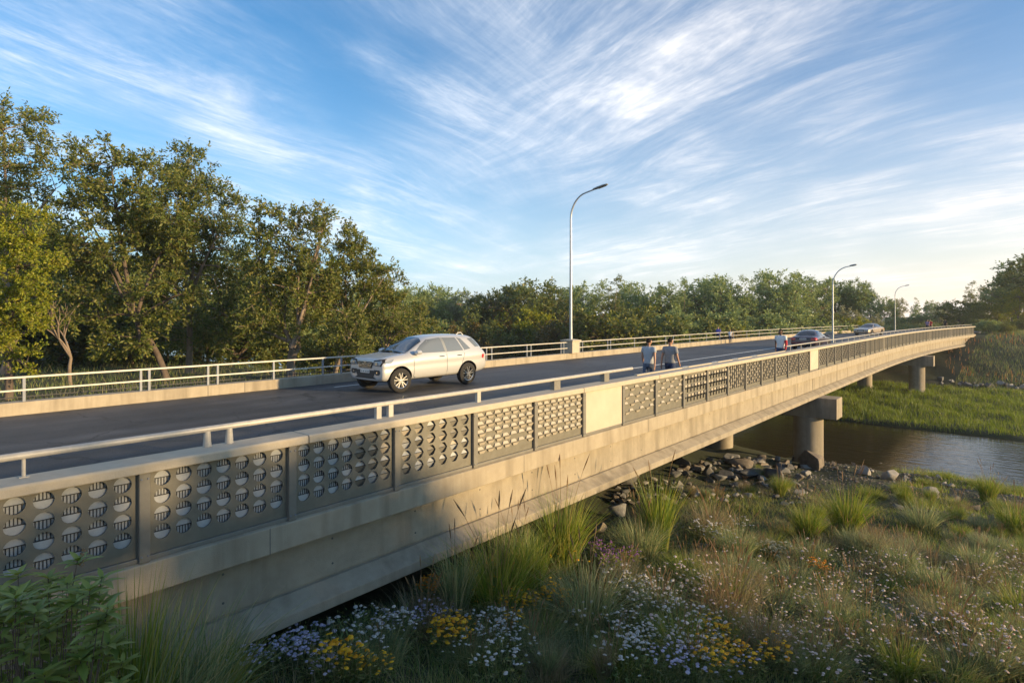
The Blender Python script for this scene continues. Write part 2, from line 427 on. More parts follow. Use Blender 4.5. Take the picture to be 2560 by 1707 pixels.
# ---------------------------------------------------------------- the bridge
XF = -7.19
bridge = empty('bridge', (XF, 32, 0), 0, 'long pale concrete girder bridge crossing the river', 'bridge')
def bpart(mb, name, mats, **k):
    o = mb.build(name, mats, None, **k)
    o.parent = bridge; o.matrix_parent_inverse = Matrix.Translation((-XF, -32, 0)); return o
Y0, Y1, JY = -22.0, 100.0, 31.6
f = MB(); f.extr([(XF, -.528), (XF, -.19), (XF - .06, -.177), (XF - .43, -.177), (XF - .43, -.528)], Y0, Y1, 2.0)
bpart(f, 'deck_fascia', M['concrete'], bevel=.012)
# (outer girder seen in the photograph: one piece on each side of the joint above the pier)
def girder(xg, ya, yb, name='girder'):
    g_ = MB()
    g_.extr([(xg + .31, -1.56), (xg + .31, -1.41), (xg + .05, -1.26), (xg - .012, -1.26), (xg - .012, -1.235), (xg + .014, -1.235), (xg, -.53), (xg - .5, -.53), (xg - .52, -1.245), (xg - .8, -1.41), (xg - .8, -1.56)], ya, yb, 2.0)
    return bpart(g_, name, M['concrete_grey'], bevel=.012)
XG = XF - .33
girder(XG, Y0, JY - .03); girder(XG, JY + .03, 70.0 - .03); girder(XG, 70.03, Y1)
for xg in (-11.0, -14.5, -18.0): girder(xg, Y0, Y1, 'inner_girder')
sl = MB(); sl.extr([(XF - .43, -.53), (XF - .43, -.256), (-19.36, -.256), (-19.36, -.53)], Y0, Y1, 2.0)
bpart(sl, 'deck_slab', M['concrete_grey'])
for y in (4.2, 8.9, 13.3, 18.0, 23.5, 41.0, 52.0, 60.0):
    sm = MB(); sm.box(XG + .0005 + xo(y), XG + .0025 + xo(y), y - .006, y + .006, -1.24, -.535)
    bpart(sm, 'casting_seam', M['rock_dark'])
for y in (-1.5, 3.6, 8.7, 13.8, 18.9, 24.0, 29.1, 36.0, 43.0, 50.0):
    sm = MB(); sm.box(XF + .0005 + xo(y), XF + .002 + xo(y), y - .005, y + .005, -.527, -.192); bpart(sm, 'fascia_joint', M['rock_dark'])
for y in [1.6 + 1.55 * k for k in range(16)]:
    for z in (-.72, -1.08):
        sm = MB(); xw = XG + .015 * (-.53 - z) / .715
        sm.lathe([(0, .0035), (.016, .0035), (.016, .0)], 10, axis='x', off=(xw, y, z)); bpart(sm, 'tie_hole', M['rock_dark'])
dr = MB(); yd = 88.0; dr.box(XG + xo(yd) - .02, XG + xo(yd) + .02, yd - .12, yd + .12, -1.15, -.8)
bpart(dr, 'drain_slot', M['bar_dark'])

def pier(Y, top, base, label):
    d = xo(Y)
    e = empty('bridge_pier', (-7.8 + d, Y, base), 0, label, 'bridge pier', 'piers carrying the bridge')
    c = MB(); c.box(1.4, -11.4, -.6, .6, top - 1.0 - base, top - base)
    c.build('pier_cap', M['concrete_grey'], e, bevel=.02)
    for xx in (0.0, -4.5, -9.0):
        k = MB(); k.lathe([(0, -1.2), (.68, -1.2), (.68, top - 1.0 - base + .005), (0, top - 1.0 - base + .005)], 40, off=(xx, 0, 0))
        k.build('column', M['concrete_grey'], e, smooth=True)
    return e
pier(32.0, -1.565, -4.75, 'nearer concrete pier standing among rocks at the water edge')
pier(70.0, -1.565, -5.2, 'farther concrete pier standing in bright green grass')
# abutment where the far end of the bridge meets the bank
ab = MB(); ab.extr([(XF - .35, -6), (XF - .35, -.54), (-19.3, -.54), (-19.3, -6)], 97.5, 101.0, 1.0)
tag(ab.build('abutment', M['concrete_grey']), 'concrete abutment under the far end of the bridge', 'abutment')

# ---------------------------------------------------------------- near parapet: posts, panels, cap
W0, DW = 2.19, 1.73
def YI(i): return W0 + DW * i
par = empty('parapet', (XF, 10, 0), 0, 'concrete capped parapet with perforated metal panels along the near edge of the bridge', 'parapet')
def ppart(o, p=None):
    o.parent = p or par
    if p is None: o.matrix_parent_inverse = Matrix.Translation((-XF, -10, 0))
    return o
PZ0, PZ1 = -.177, .81
caps = [YI(-6), YI(1.12), YI(4.95), YI(7.05), 50.0, 72.0, 99.6]
capprof = [(XF + .03, .81), (XF + .03, .905), (XF + .01, .92), (XF - .40, .92), (XF - .40, .81)]
for a, b_ in zip(caps[:-1], caps[1:]):
    c = MB(); c.extr(capprof, a + .006, b_ - .006, 2.0); ppart(c.build('parapet_cap', M['concrete_rail'], bevel=.012))
bb = MB(); bb.extr([(XF - .05, -.175), (XF - .05, -.125), (XF - .2, -.125), (XF - .2, -.175)], Y0, 99.6, 2.0)
ppart(bb.build('base_rail', M['post_metal'], bevel=.006))

def plate_with_holes(mb, y0, y1, z0, z1, cy, cz, rfun, x=0.0, th=.018, nn=16, m=0):
    hy = (cy[1] - cy[0]) / 2 if len(cy) > 1 else .1; hz = (cz[1] - cz[0]) / 2
    ya, yb, za, zb = cy[0] - hy, cy[-1] + hy, cz[0] - hz, cz[-1] + hz
    for (a, b_, c, d) in ((y0, ya, z0, z1), (yb, y1, z0, z1), (ya, yb, z0, za), (ya, yb, zb, z1)):
        if b_ > a and d > c: mb.box(x - th, x, a, b_, c, d, m)
    for i, yc in enumerate(cy):
        for zc in cz:
            vs = []
            for ring in range(3):
                for k in range(nn):
                    t = 2 * math.pi * k / nn; ct, stt = math.cos(t), math.sin(t)
                    if ring == 0:
                        q = 1 / max(abs(ct), abs(stt)); vs.append((x, yc + ct * q * hy, zc + stt * q * hz))
                    else:
                        r_ = rfun(i / max(1, len(cy) - 1), t)
                        vs.append((x if ring == 1 else x - th, yc + ct * r_, zc + stt * r_))
            fs = [(r_ * nn + k, r_ * nn + (k + 1) % nn, (r_ + 1) * nn + (k + 1) % nn, (r_ + 1) * nn + k) for r_ in (0, 1) for k in range(nn)]
            mb.add(vs, fs, m)
def hexr(t, R_): 
    a = (t % (math.pi / 3)) - math.pi / 6
    return R_ * math.cos(math.pi / 6) / math.cos(a)
def circ(t_, th): return .086
def morph(u, th): return .086 * (1 - u) + hexr(th, .098) * u if u > .25 else .086
def hexa(u, th): return hexr(th, .098)
ROWS = [.12, .32, .52, .72]; ROWS = [z - .015 for z in ROWS]
def make_panel(i):
    a, b_ = YI(i) + .055, YI(i + 1) - .055
    y0, w = a, b_ - a
    root = MB(); gr = MB()                      # gr materials: 0 light plate, 1 dark bar, 2 cream, 3 panel metal, 4 grey post metal
    x = -.075
    rnd = random.Random(100 + i)
    if i <= 2:
        n = 7 if i < 2 else 6
        cy = [w * (k + .62) / (n + .24) for k in range(n)]
        rf = circ if i < 1 else (morph if i == 1 else hexa)
        plate_with_holes(root, 0, w, -.12, PZ1, cy, ROWS, rf, x)
        gr.box(x - .10, x - .09, .02, w - .02, -.1, PZ1 - .02, 0)
        for k, yc in enumerate(cy):
            u = k / (n - 1)
            bars = i < 1 or (i == 1 and u < .55)
            for j, zc in enumerate(ROWS):
                upper = (k + j) % 2 == 0
                gr.box(x - .038, x - .0285, yc - .105, yc + .105, zc - .005, zc + .005, 1)
                if bars:
                    s0, s1 = (zc, zc + .1) if upper else (zc - .1, zc)
                    gr.box(x - .052, x - .047, yc - .105, yc + .105, min(s0, s1), max(s0, s1), 0)
                    for q in range(7):
                        yy = yc - .09 + q * .03
                        gr.box(x - .046, x - .040, yy - .0038, yy + .0038, min(s0, s1), max(s0, s1), 1)
                    s0, s1 = (zc - .1, zc) if upper else (zc, zc + .1)
                    gr.box(x - .04, x - .03, yc - .105, yc + .105, min(s0, s1), max(s0, s1), 0)
                else:                              # tilted flaps in the hexagons
                    t_ = .055 * rnd.uniform(.5, 1.0)
                    mt = rnd.choice((0, 0, 2, 4))
                    gr.add([(x - .03, yc - .1, zc + .006), (x - .03, yc + .1, zc + .006), (x - .03 - t_, yc + .1, zc + .1), (x - .03 - t_, yc - .1, zc + .1)], [(0, 1, 2, 3)], mt)
                    mt = rnd.choice((0, 4, 4, 2))
                    gr.add([(x - .03, yc - .1, zc - .006), (x - .03, yc + .1, zc - .006), (x - .03 - t_, yc + .1, zc - .1), (x - .03 - t_, yc - .1, zc - .1)], [(0, 3, 2, 1)], mt)
    elif i == 5 or i == 16:
        root.box(x - .02, x + .03, 0, w, -.12, PZ1)
    elif i in (3, 4, 6, 7):
        root.box(x - .02, x, 0, w, -.12, PZ1)
        n = 7 if i < 5 else 6; rows = 5 if i < 5 else 4
        for j in range(rows):
            zc = .02 + (j + .5) * (.76 / rows)
            gr.box(x + .018, x + .03, .03, w - .03, zc - .005, zc + .005, 3)
            for k in range(n):
                yc = w * (k + .5) / n; s_ = w / n * .38
                for sg in (1, -1):
                    if i >= 5 and (k + j + (sg > 0)) % 2: continue
                    if i < 5 and sg < 0 and rnd.random() < .12: continue
                    off = s_ * .55 * (1 if sg < 0 else -1) * .6
                    h0, h1 = .012, .012 + .052
                    y_ = yc + off
                    v = [(x + .035, y_ - s_, zc + sg * h0), (x + .035, y_ + s_, zc + sg * h0), (x + .015, y_ + s_ * .6, zc + sg * h1), (x + .015, y_ - s_ * .6, zc + sg * h1)]
                    bk = [(x, q[1], q[2]) for q in v]
                    gr.add(v + bk, [(0, 1, 2, 3), (0, 4, 5, 1), (1, 5, 6, 2), (2, 6, 7, 3), (3, 7, 4, 0)], 2)
    elif i in (8, 9):
        root.box(x - .02, x, 0, w, -.12, PZ1)
        n = 7
        for j, zc in enumerate((.12, .40, .66)):
            for k in range(n):
                yc = w * (k + .5) / n
                gr.box(x, x + .035, yc - .075, yc + .075, zc, zc + .07, 2 if (k + j) % 3 else 4)
                gr.box(x, x + .028, yc - .085, yc - .07, zc - .16, zc, 1)
                gr.box(x, x + .03, yc + .01, yc + .05, zc - .06, zc - .005, 1)
    elif i < 24:
        root.box(x - .02, x, 0, w, -.12, PZ1)
        n = 8
        for k in range(n + 1):
            yc = .06 + (w - .12) * k / n
            gr.box(x, x + .03, yc - .012, yc + .012, 0, PZ1 - .03, 4)
            if k < n:
                for j in range(7):
                    zc = .05 + j * .105; o_ = .05 if (j + k) % 2 else .11
                    gr.box(x, x + .022, yc + o_ - .035, yc + o_ + .035, zc, zc + .055, 2 if (j * 3 + k * 5 + i) % 4 else 1)
    else:
        root.box(x - .02, x, 0, w, -.12, PZ1)
        for k in range(9):
            yc = .09 + (w - .18) * k / 8
            gr.box(x, x + .03, yc - .03, yc + .03, -.02, PZ1 - .03, 2 if k % 3 == 0 else 3)
    return a, root, gr
ISTOP = 56
for i in range(-6, ISTOP):
    a, root, gr = make_panel(i)
    if YI(i + 1) > 99.2: break
    sk = (xo(YI(i + 1)) - xo(YI(i))) / DW
    for mb in (root, gr): mb.v = [(v[0] + sk * v[1], v[1], v[2]) for v in mb.v]
    p = root.build('parapet_panel', M['cream_panel'] if i in (5, 16) else M['panel_metal'])
    p.location = (XF + xo(a), a, 0); ppart(p)
    if gr.v:
        g_ = gr.build('panel_grille', [M['plate_light'], M['bar_dark'], M['plate_cream'], M['panel_metal'], M['post_metal']])
        g_.parent = p
pm = MB(); pm.box(-.13, -.015, -.055, .055, -.176, .809)
pme = pm.mesh('parapet_post', M['post_metal'])
pl = MB(); pl.box(-.13, -.012, -.075, .075, -.176, .809); plme = pl.mesh('pale_post', M['cream_panel'])
for i in range(-6, ISTOP):
    y = YI(i)
    if y > 99.2: break
    o = link('parapet_post', plme if i in (28, 41, 48, 54) else pme, None, (XF + xo(y), y, 0)); ppart(o)
    bvl = o.modifiers.new('edge', 'BEVEL'); bvl.width = .006; bvl.segments = 1
for i in range(-1, 8):
    for z in (-.11, .74):
        for dy in (-.032, .032):
            sm = MB(); sm.lathe([(0, .010), (.009, .010), (.011, .004), (.011, -.002)], 8, axis='x', off=(XF - .015, YI(i) + dy, z)); ppart(sm.build('bolt', M['steel_post'], None))
# ---------------------------------------------------------------- handrails on the cap
XH, ZH = -7.50, 1.135
def rail_run(name, ya, yb, r, posts, label, mt='rail_metal', step=1.0):
    e = empty(name, (XH, ya, .92), 0, label, 'handrail', 'handrails on the parapet cap')
    n = max(2, int((yb - ya) / step)); t = MB()
    t.tube([(xo(ya + (yb - ya) * k / n), (yb - ya) * k / n, ZH - .92) for k in range(n + 1)], r, 12)
    t.build('top_rail', M[mt], e, smooth=True)
    for (y, kind) in posts:
        p = MB(); d = xo(y); q = y - ya; h = ZH - .92 - r * .6
        if kind == 'thin': p.tube([(d, q, 0), (d, q, h)], .017, 10); p.box(d - .04, d + .04, q - .04, q + .04, 0, .008)
        elif kind == 'cone': p.tube([(d, q, 0), (d, q, h)], [.05, .036], 12)
        elif kind == 'flat': p.box(d - .03, d + .03, q - .045, q + .045, 0, h)
        elif kind == 'block': p.box(d - .05, d + .07, q - .11, q + .11, 0, h)
        else: p.tube([(d, q, 0), (d, q, h)], .012, 6)
        p.build('rail_post', M['rail_metal'] if kind != 'block' else M['post_metal'], e, smooth=kind in ('thin', 'cone'))
    return e
ps = [(Yat(px, XH), k) for px, k in ((59, 'thin'), (518, 'cone'), (573, 'cone'), (945, 'flat'), (975, 'flat'), (1195, 'flat'), (1387, 'block'), (1511, 'block'))]
rail_run('handrail', -18, Yat(1580, XH), .038, ps, 'long round metal handrail on the near parapet cap beside the SUV')
ya = Yat(1966, XH); ps = []; y = ya + .6
while y < 99: ps.append((y, 'small')); y += 1.73
rail_run('handrail', ya, 99.3, .028, ps, 'slim round handrail on many thin posts towards the far end', step=2.0)
lb = empty('kerb_rail', (XH - .02, Yat(1590, XH), .92), 0, 'low pale bar with dark joint blocks lying on the parapet cap', 'low rail')
cuts = [1590, 1704, 1719, 1778, 1793, 1830, 1843, 1878, 1891, 1962]
yy0 = Yat(1590, XH)
for k in range(len(cuts) - 1):
    a, b_ = Yat(cuts[k], XH) - yy0, Yat(cuts[k + 1], XH) - yy0
    q = MB()
    if k % 2 == 0: q.box(-.05, .05, a + .01, b_ - .01, 0, .034); q.build('pale_bar', M['concrete_rail'], lb, bevel=.008)
    else: q.box(-.045, .045, a, b_, 0, .05); q.build('joint_block', M['steel_post'], lb, bevel=.006)

# ---------------------------------------------------------------- railing on the far kerb
XR, KZ = -19.14, .32
def far_railing(ya, yb, ys, label):
    e = empty('metal_railing', (XR, ya, KZ), 0, label, 'railing', 'metal railings on the far kerb')
    n = max(2, int((yb - ya) / 2)); 
    for z, name, hh in ((.94 - KZ, 'top_rail', .05), (.61 - KZ, 'middle_rail', .045)):
        t = MB(); t.extr([(.025, z - hh / 2), (.025, z + hh / 2), (-.025, z + hh / 2), (-.025, z - hh / 2)], 0, yb - ya, 2.0, warp=False)
        t.v = [(v[0] + xo(v[1] + ya), v[1], v[2]) for v in t.v]
        t.build(name, M['rail_paint'], e, bevel=.008)
    pm_ = MB(); pm_.box(-.022, .022, -.03, .03, 0, .915 - KZ); me = pm_.mesh('railing_post', M['steel_post'])
    for y in ys: link('railing_post', me, e, (xo(y), y - ya, 0))
YB = Yat(1427, -19.2)
pa = [Yat(px, XR) for px in (60, 352, 373, 520, 544, 684, 807, 853, 960, 1063, 1150, 1216, 1229, 1317, 1327, 1402, 1409)]
far_railing(-28, YB - .36, [-26, -23, -20, -17, -14, -11, -8, -5, -2, .5] + pa, 'two-bar metal railing on the kerb in front of the big trees')
pb = [Yat(px, XR) for px in (1449, 1456, 1519, 1526, 1586, 1664, 1683, 1724, 1766, 1799)]
y = pb[-1] + 3.2
while y < 98: pb.append(y); y += 3.3
far_railing(YB + .36, 99.5, pb, 'two-bar metal railing running on past the lamp plinth to the far end')

# ---------------------------------------------------------------- street lamps
def lamp(name, loc, base_z, H, arm, head, label, plinth=False, rp=.075):
    e = empty(name, loc, 0, label, 'street lamp', 'street lamps along the bridge')
    if plinth:
        p = MB(); p.box(-.36, .36, -.36, .36, KZ, 1.0); p.build('plinth', M['concrete_rail'], e, bevel=.015)
        p = MB(); p.box(-.44, .44, -.44, .44, 1.001, 1.07); p.add([(-.4, -.4, 1.07), (.4, -.4, 1.07), (.4, .4, 1.07), (-.4, .4, 1.07), (-.14, -.14, 1.12), (.14, -.14, 1.12), (.14, .14, 1.12), (-.14, .14, 1.12)], [(0, 1, 5, 4), (1, 2, 6, 5), (2, 3, 7, 6), (3, 0, 4, 7), (4, 5, 6, 7)])
        p.build('plinth_cap', M['concrete_rail'], e, bevel=.01)
    pts = [(0, 0, base_z), (0, 0, base_z + 1.2), (0, 0, H - 1.55)]
    rs = [rp * 1.15, rp, rp * .72]
    q = MB(); q.tube(pts, rs, 16); q.build('pole', M['pole_steel'], e, smooth=True)
    cpts, k = [], 10
    for i in range(k + 1):
        t = i / k * math.pi / 2 * .92
        cpts.append((1.15 * (1 - math.cos(t)), 0, H - 1.55 + 1.38 * math.sin(t)))
    lx, lz = cpts[-1][0], cpts[-1][2]
    cpts.append((arm, 0, lz + (arm - lx) * .2))
    q = MB(); q.tube(cpts, [rp * .72 - (rp * .24) * i / (k + 1) for i in range(k + 2)], 12); q.build('arm', M['pole_steel'], e, smooth=True)
    ez = cpts[-1][2]
    rings = []
    for t, w_, h_ in ((0, .05, .05), (.04, .085, .07), (.3, .12, .085), (.75, .13, .08), (.95, .1, .055), (1.0, .05, .03)):
        xx = arm - .05 + head * t; zz = ez + head * t * .17
        rings.append([(xx, w_ * math.cos(a_), zz + h_ * math.sin(a_) * (1 if math.sin(a_) > 0 else .55)) for a_ in [2 * math.pi * j / 14 for j in range(14)]])
    q = MB(); q.loft(rings); hd = q.build('lamp_head', M['lamp_grey'], e, smooth=True)
    q = MB(); t0, t1 = .35, .9
    q.add([(arm - .05 + head * t0, -.085, ez + head * t0 * .17 - .055), (arm - .05 + head * t1, -.075, ez + head * t1 * .17 - .05), (arm - .05 + head * t1, .075, ez + head * t1 * .17 - .05), (arm - .05 + head * t0, .085, ez + head * t0 * .17 - .055)], [(0, 1, 2, 3)])
    q.build('lens', M['lens'], hd)
    return e
lamp('street_lamp', (-19.2, YB, 0), 1.1, 9.55, 1.55, .95, 'tall street lamp on a concrete plinth beside the silver SUV', True, .085)
lamp('street_lamp', tuple(P(2082, 785, 47).xy) + (0,), .0, 6.5, 1.25, .5, 'slender street lamp rising beside the dark sedan', False, .07)
lamp('street_lamp', tuple(P(2237.6, 785, 90).xy) + (0,), -.1, 7.0, 1.35, .55, 'small distant street lamp beyond the bronze car', False, .07)
# ---------------------------------------------------------------- vehicles
def tess(poly, cut):
    bm = bmesh.new()
    f = bm.faces.new([bm.verts.new((p[0], p[1], 0)) for p in poly])
    bmesh.ops.triangulate(bm, faces=[f])
    for _ in range(5):
        es = [e for e in bm.edges if e.calc_length() > cut]
        if not es: break
        bmesh.ops.subdivide_edges(bm, edges=es, cuts=1)
        bmesh.ops.triangulate(bm, faces=[f for f in bm.faces if len(f.verts) > 3])
    bm.verts.index_update()
    v = [(a.co.x, a.co.y) for a in bm.verts]; fs = [tuple(q.index for q in f.verts) for f in bm.faces]
    bm.free(); return v, fs
def drape(bvh, poly, mode, off=.005, cut=.09, side=1):
    v, fs = tess(poly, cut); out = []
    for a, b in v:
        if mode == 'side': o, d = Vector((a, 3 * side, b)), Vector((0, -side, 0))
        elif mode == 'front': o, d = Vector((5, a, b)), Vector((-1, 0, 0))
        elif mode == 'rear': o, d = Vector((-5, a, b)), Vector((1, 0, 0))
        else: o, d = Vector((a, b, 4)), Vector((0, 0, -1))
        h, n, i, t = bvh.ray_cast(o, d)
        if h is None: h, n = o + d * 2.2, -d
        if n.dot(d) > 0: n = -n
        out.append(h + n * off - d * off * .5)
    return out, fs
def strip(p, w=.012):
    (a, b), (c, d) = p; L = math.hypot(c - a, d - b) or 1; nx_, ny_ = -(d - b) / L * w / 2, (c - a) / L * w / 2
    return [(a + nx_, b + ny_), (a - nx_, b - ny_), (c - nx_, d - ny_), (c + nx_, d + ny_)]
def car_shell(st, wheels, rw, paint):
    rings = []
    for (x, zb, zbelt, zt, ws, wm, wb, wr) in st:
        h = zbelt - zb
        half = [(ws * .6, zb), (ws, zb + .03), (wm * .985, zb + .24 * h), (wm, zb + .46 * h), (wm * .982, zb + .62 * h), (wm * 1.0, zb + .74 * h), (wm * .985, zb + .88 * h), (wb, zbelt), ((wb * .45 + wr * .55), zbelt + (zt - zbelt) * .5), (wr, zbelt + (zt - zbelt) * .86), (wr * .55, zt - .01)]
        rings.append([(x, 0, zb)] + [(x, y, z) for y, z in half] + [(x, 0, zt)] + [(x, -y, z) for y, z in half[::-1]])
    mb = MB(); mb.loft(rings)
    me = mb.mesh('body', [paint, M['black_plastic']], True)
    o = bpy.data.objects.new('tmp', me); col.objects.link(o)
    s = o.modifiers.new('s', 'SUBSURF'); s.levels = s.render_levels = 2
    cut = MB()
    for wx in wheels:
        for sg in (1, -1):
            n = 40; vs = [(wx + (rw + .07) * math.cos(2 * math.pi * k / n), sg * y, rw + (rw + .07) * math.sin(2 * math.pi * k / n)) for y in (.6, 1.4) for k in range(n)]
            cut.add(vs, [tuple(range(n)), tuple(range(2 * n - 1, n - 1, -1))] + [(k, n + k, n + (k + 1) % n, (k + 1) % n) for k in range(n)])
    co = bpy.data.objects.new('tmpcut', cut.mesh('c', [M['black_plastic']])); col.objects.link(co)
    bo = o.modifiers.new('b', 'BOOLEAN'); bo.operation = 'DIFFERENCE'; bo.object = co; bo.solver = 'EXACT'
    dg = bpy.context.evaluated_depsgraph_get(); dg.update()
    res = bpy.data.meshes.new_from_object(o.evaluated_get(dg))
    bpy.data.objects.remove(o); bpy.data.objects.remove(co)
    res.name = 'body'
    bm = bmesh.new(); bm.from_mesh(res)
    for f in bm.faces:
        c = f.calc_center_median()
        inside = any((c.x - wx) ** 2 + (c.z - rw) ** 2 < (rw + .065) ** 2 and abs(c.y) < .85 for wx in wheels)
        arch = any(abs(math.hypot(c.x - wx, c.z - rw) - (rw + .07)) < .012 for wx in wheels) and abs(f.normal.y) < .5
        f.smooth = True
        f.material_index = 1 if (inside or arch or c.z < st[len(st) // 2][1] + .06) else 0
    for e in bm.edges:
        if len(e.link_faces) == 2 and e.calc_face_angle(0) > R(32): e.smooth = False
    bvh = BVHTree.FromBMesh(bm); bm.to_mesh(res); bm.free()
    if len(res.materials) < 2:
        res.materials.clear(); res.materials.append(paint); res.materials.append(M['black_plastic'])
    return res, bvh
def wheel(parent, x, y, r, sg, steer=0.0):
    e = empty('wheel'); e.parent = parent; e.location = (x, y, r); e.rotation_euler = (0, 0, steer)
    w = .115; t = MB()
    t.lathe([(r * .64, -w), (r * .88, -w), (r * .97, -w * .8), (r, -w * .45), (r, w * .45), (r * .97, w * .8), (r * .88, w), (r * .64, w)], 40, axis='y')
    t.build('tyre', M['tyre'], e, smooth=True)
    q = MB(); o = sg * w
    q.lathe([(r * .64, o * .98), (r * .60, o * .9), (r * .585, o * .3), (r * .585, -o * .6)], 40, axis='y', m=0)
    q.lathe([(0, o * .1), (r * .585, o * .1)], 40, axis='y', m=1)
    q.lathe([(0, o * .95), (r * .09, o * .93), (r * .13, o * .8), (r * .13, o * .2)], 16, axis='y', m=0)
    for k in range(5):
        for dv in (-.17, .17):
            a0 = 2 * math.pi * k / 5 + math.pi / 2; a1 = a0 + dv * 1.35
            A = Vector((r * .10 * math.cos(a0 + dv), o * .78, r * .10 * math.sin(a0 + dv))); B = Vector((r * .615 * math.cos(a1), o * .8, r * .615 * math.sin(a1)))
            q.bar(A, B, .03, .03, 0, up=(0, 1, 0))
    q.build('rim', [M['rim_metal'], M['bar_dark']], e, smooth=True)
def patch(root, bvh, name, poly, mode, mt, off=.005, cut=.09, both=False, parent=None):
    sides = (1, -1) if both else (1,)
    out = []
    for sg in sides:
        pl_ = poly if (mode == 'side' or sg > 0) else [((a, -b) if mode == 'top' else (-a, b)) for a, b in poly]
        v, fs = drape(bvh, pl_, mode, off, cut, sg)
        mb = MB(); mb.add(v, fs); out.append(mb.build(name, M[mt], parent or root, smooth=True, angle=60))
    return out

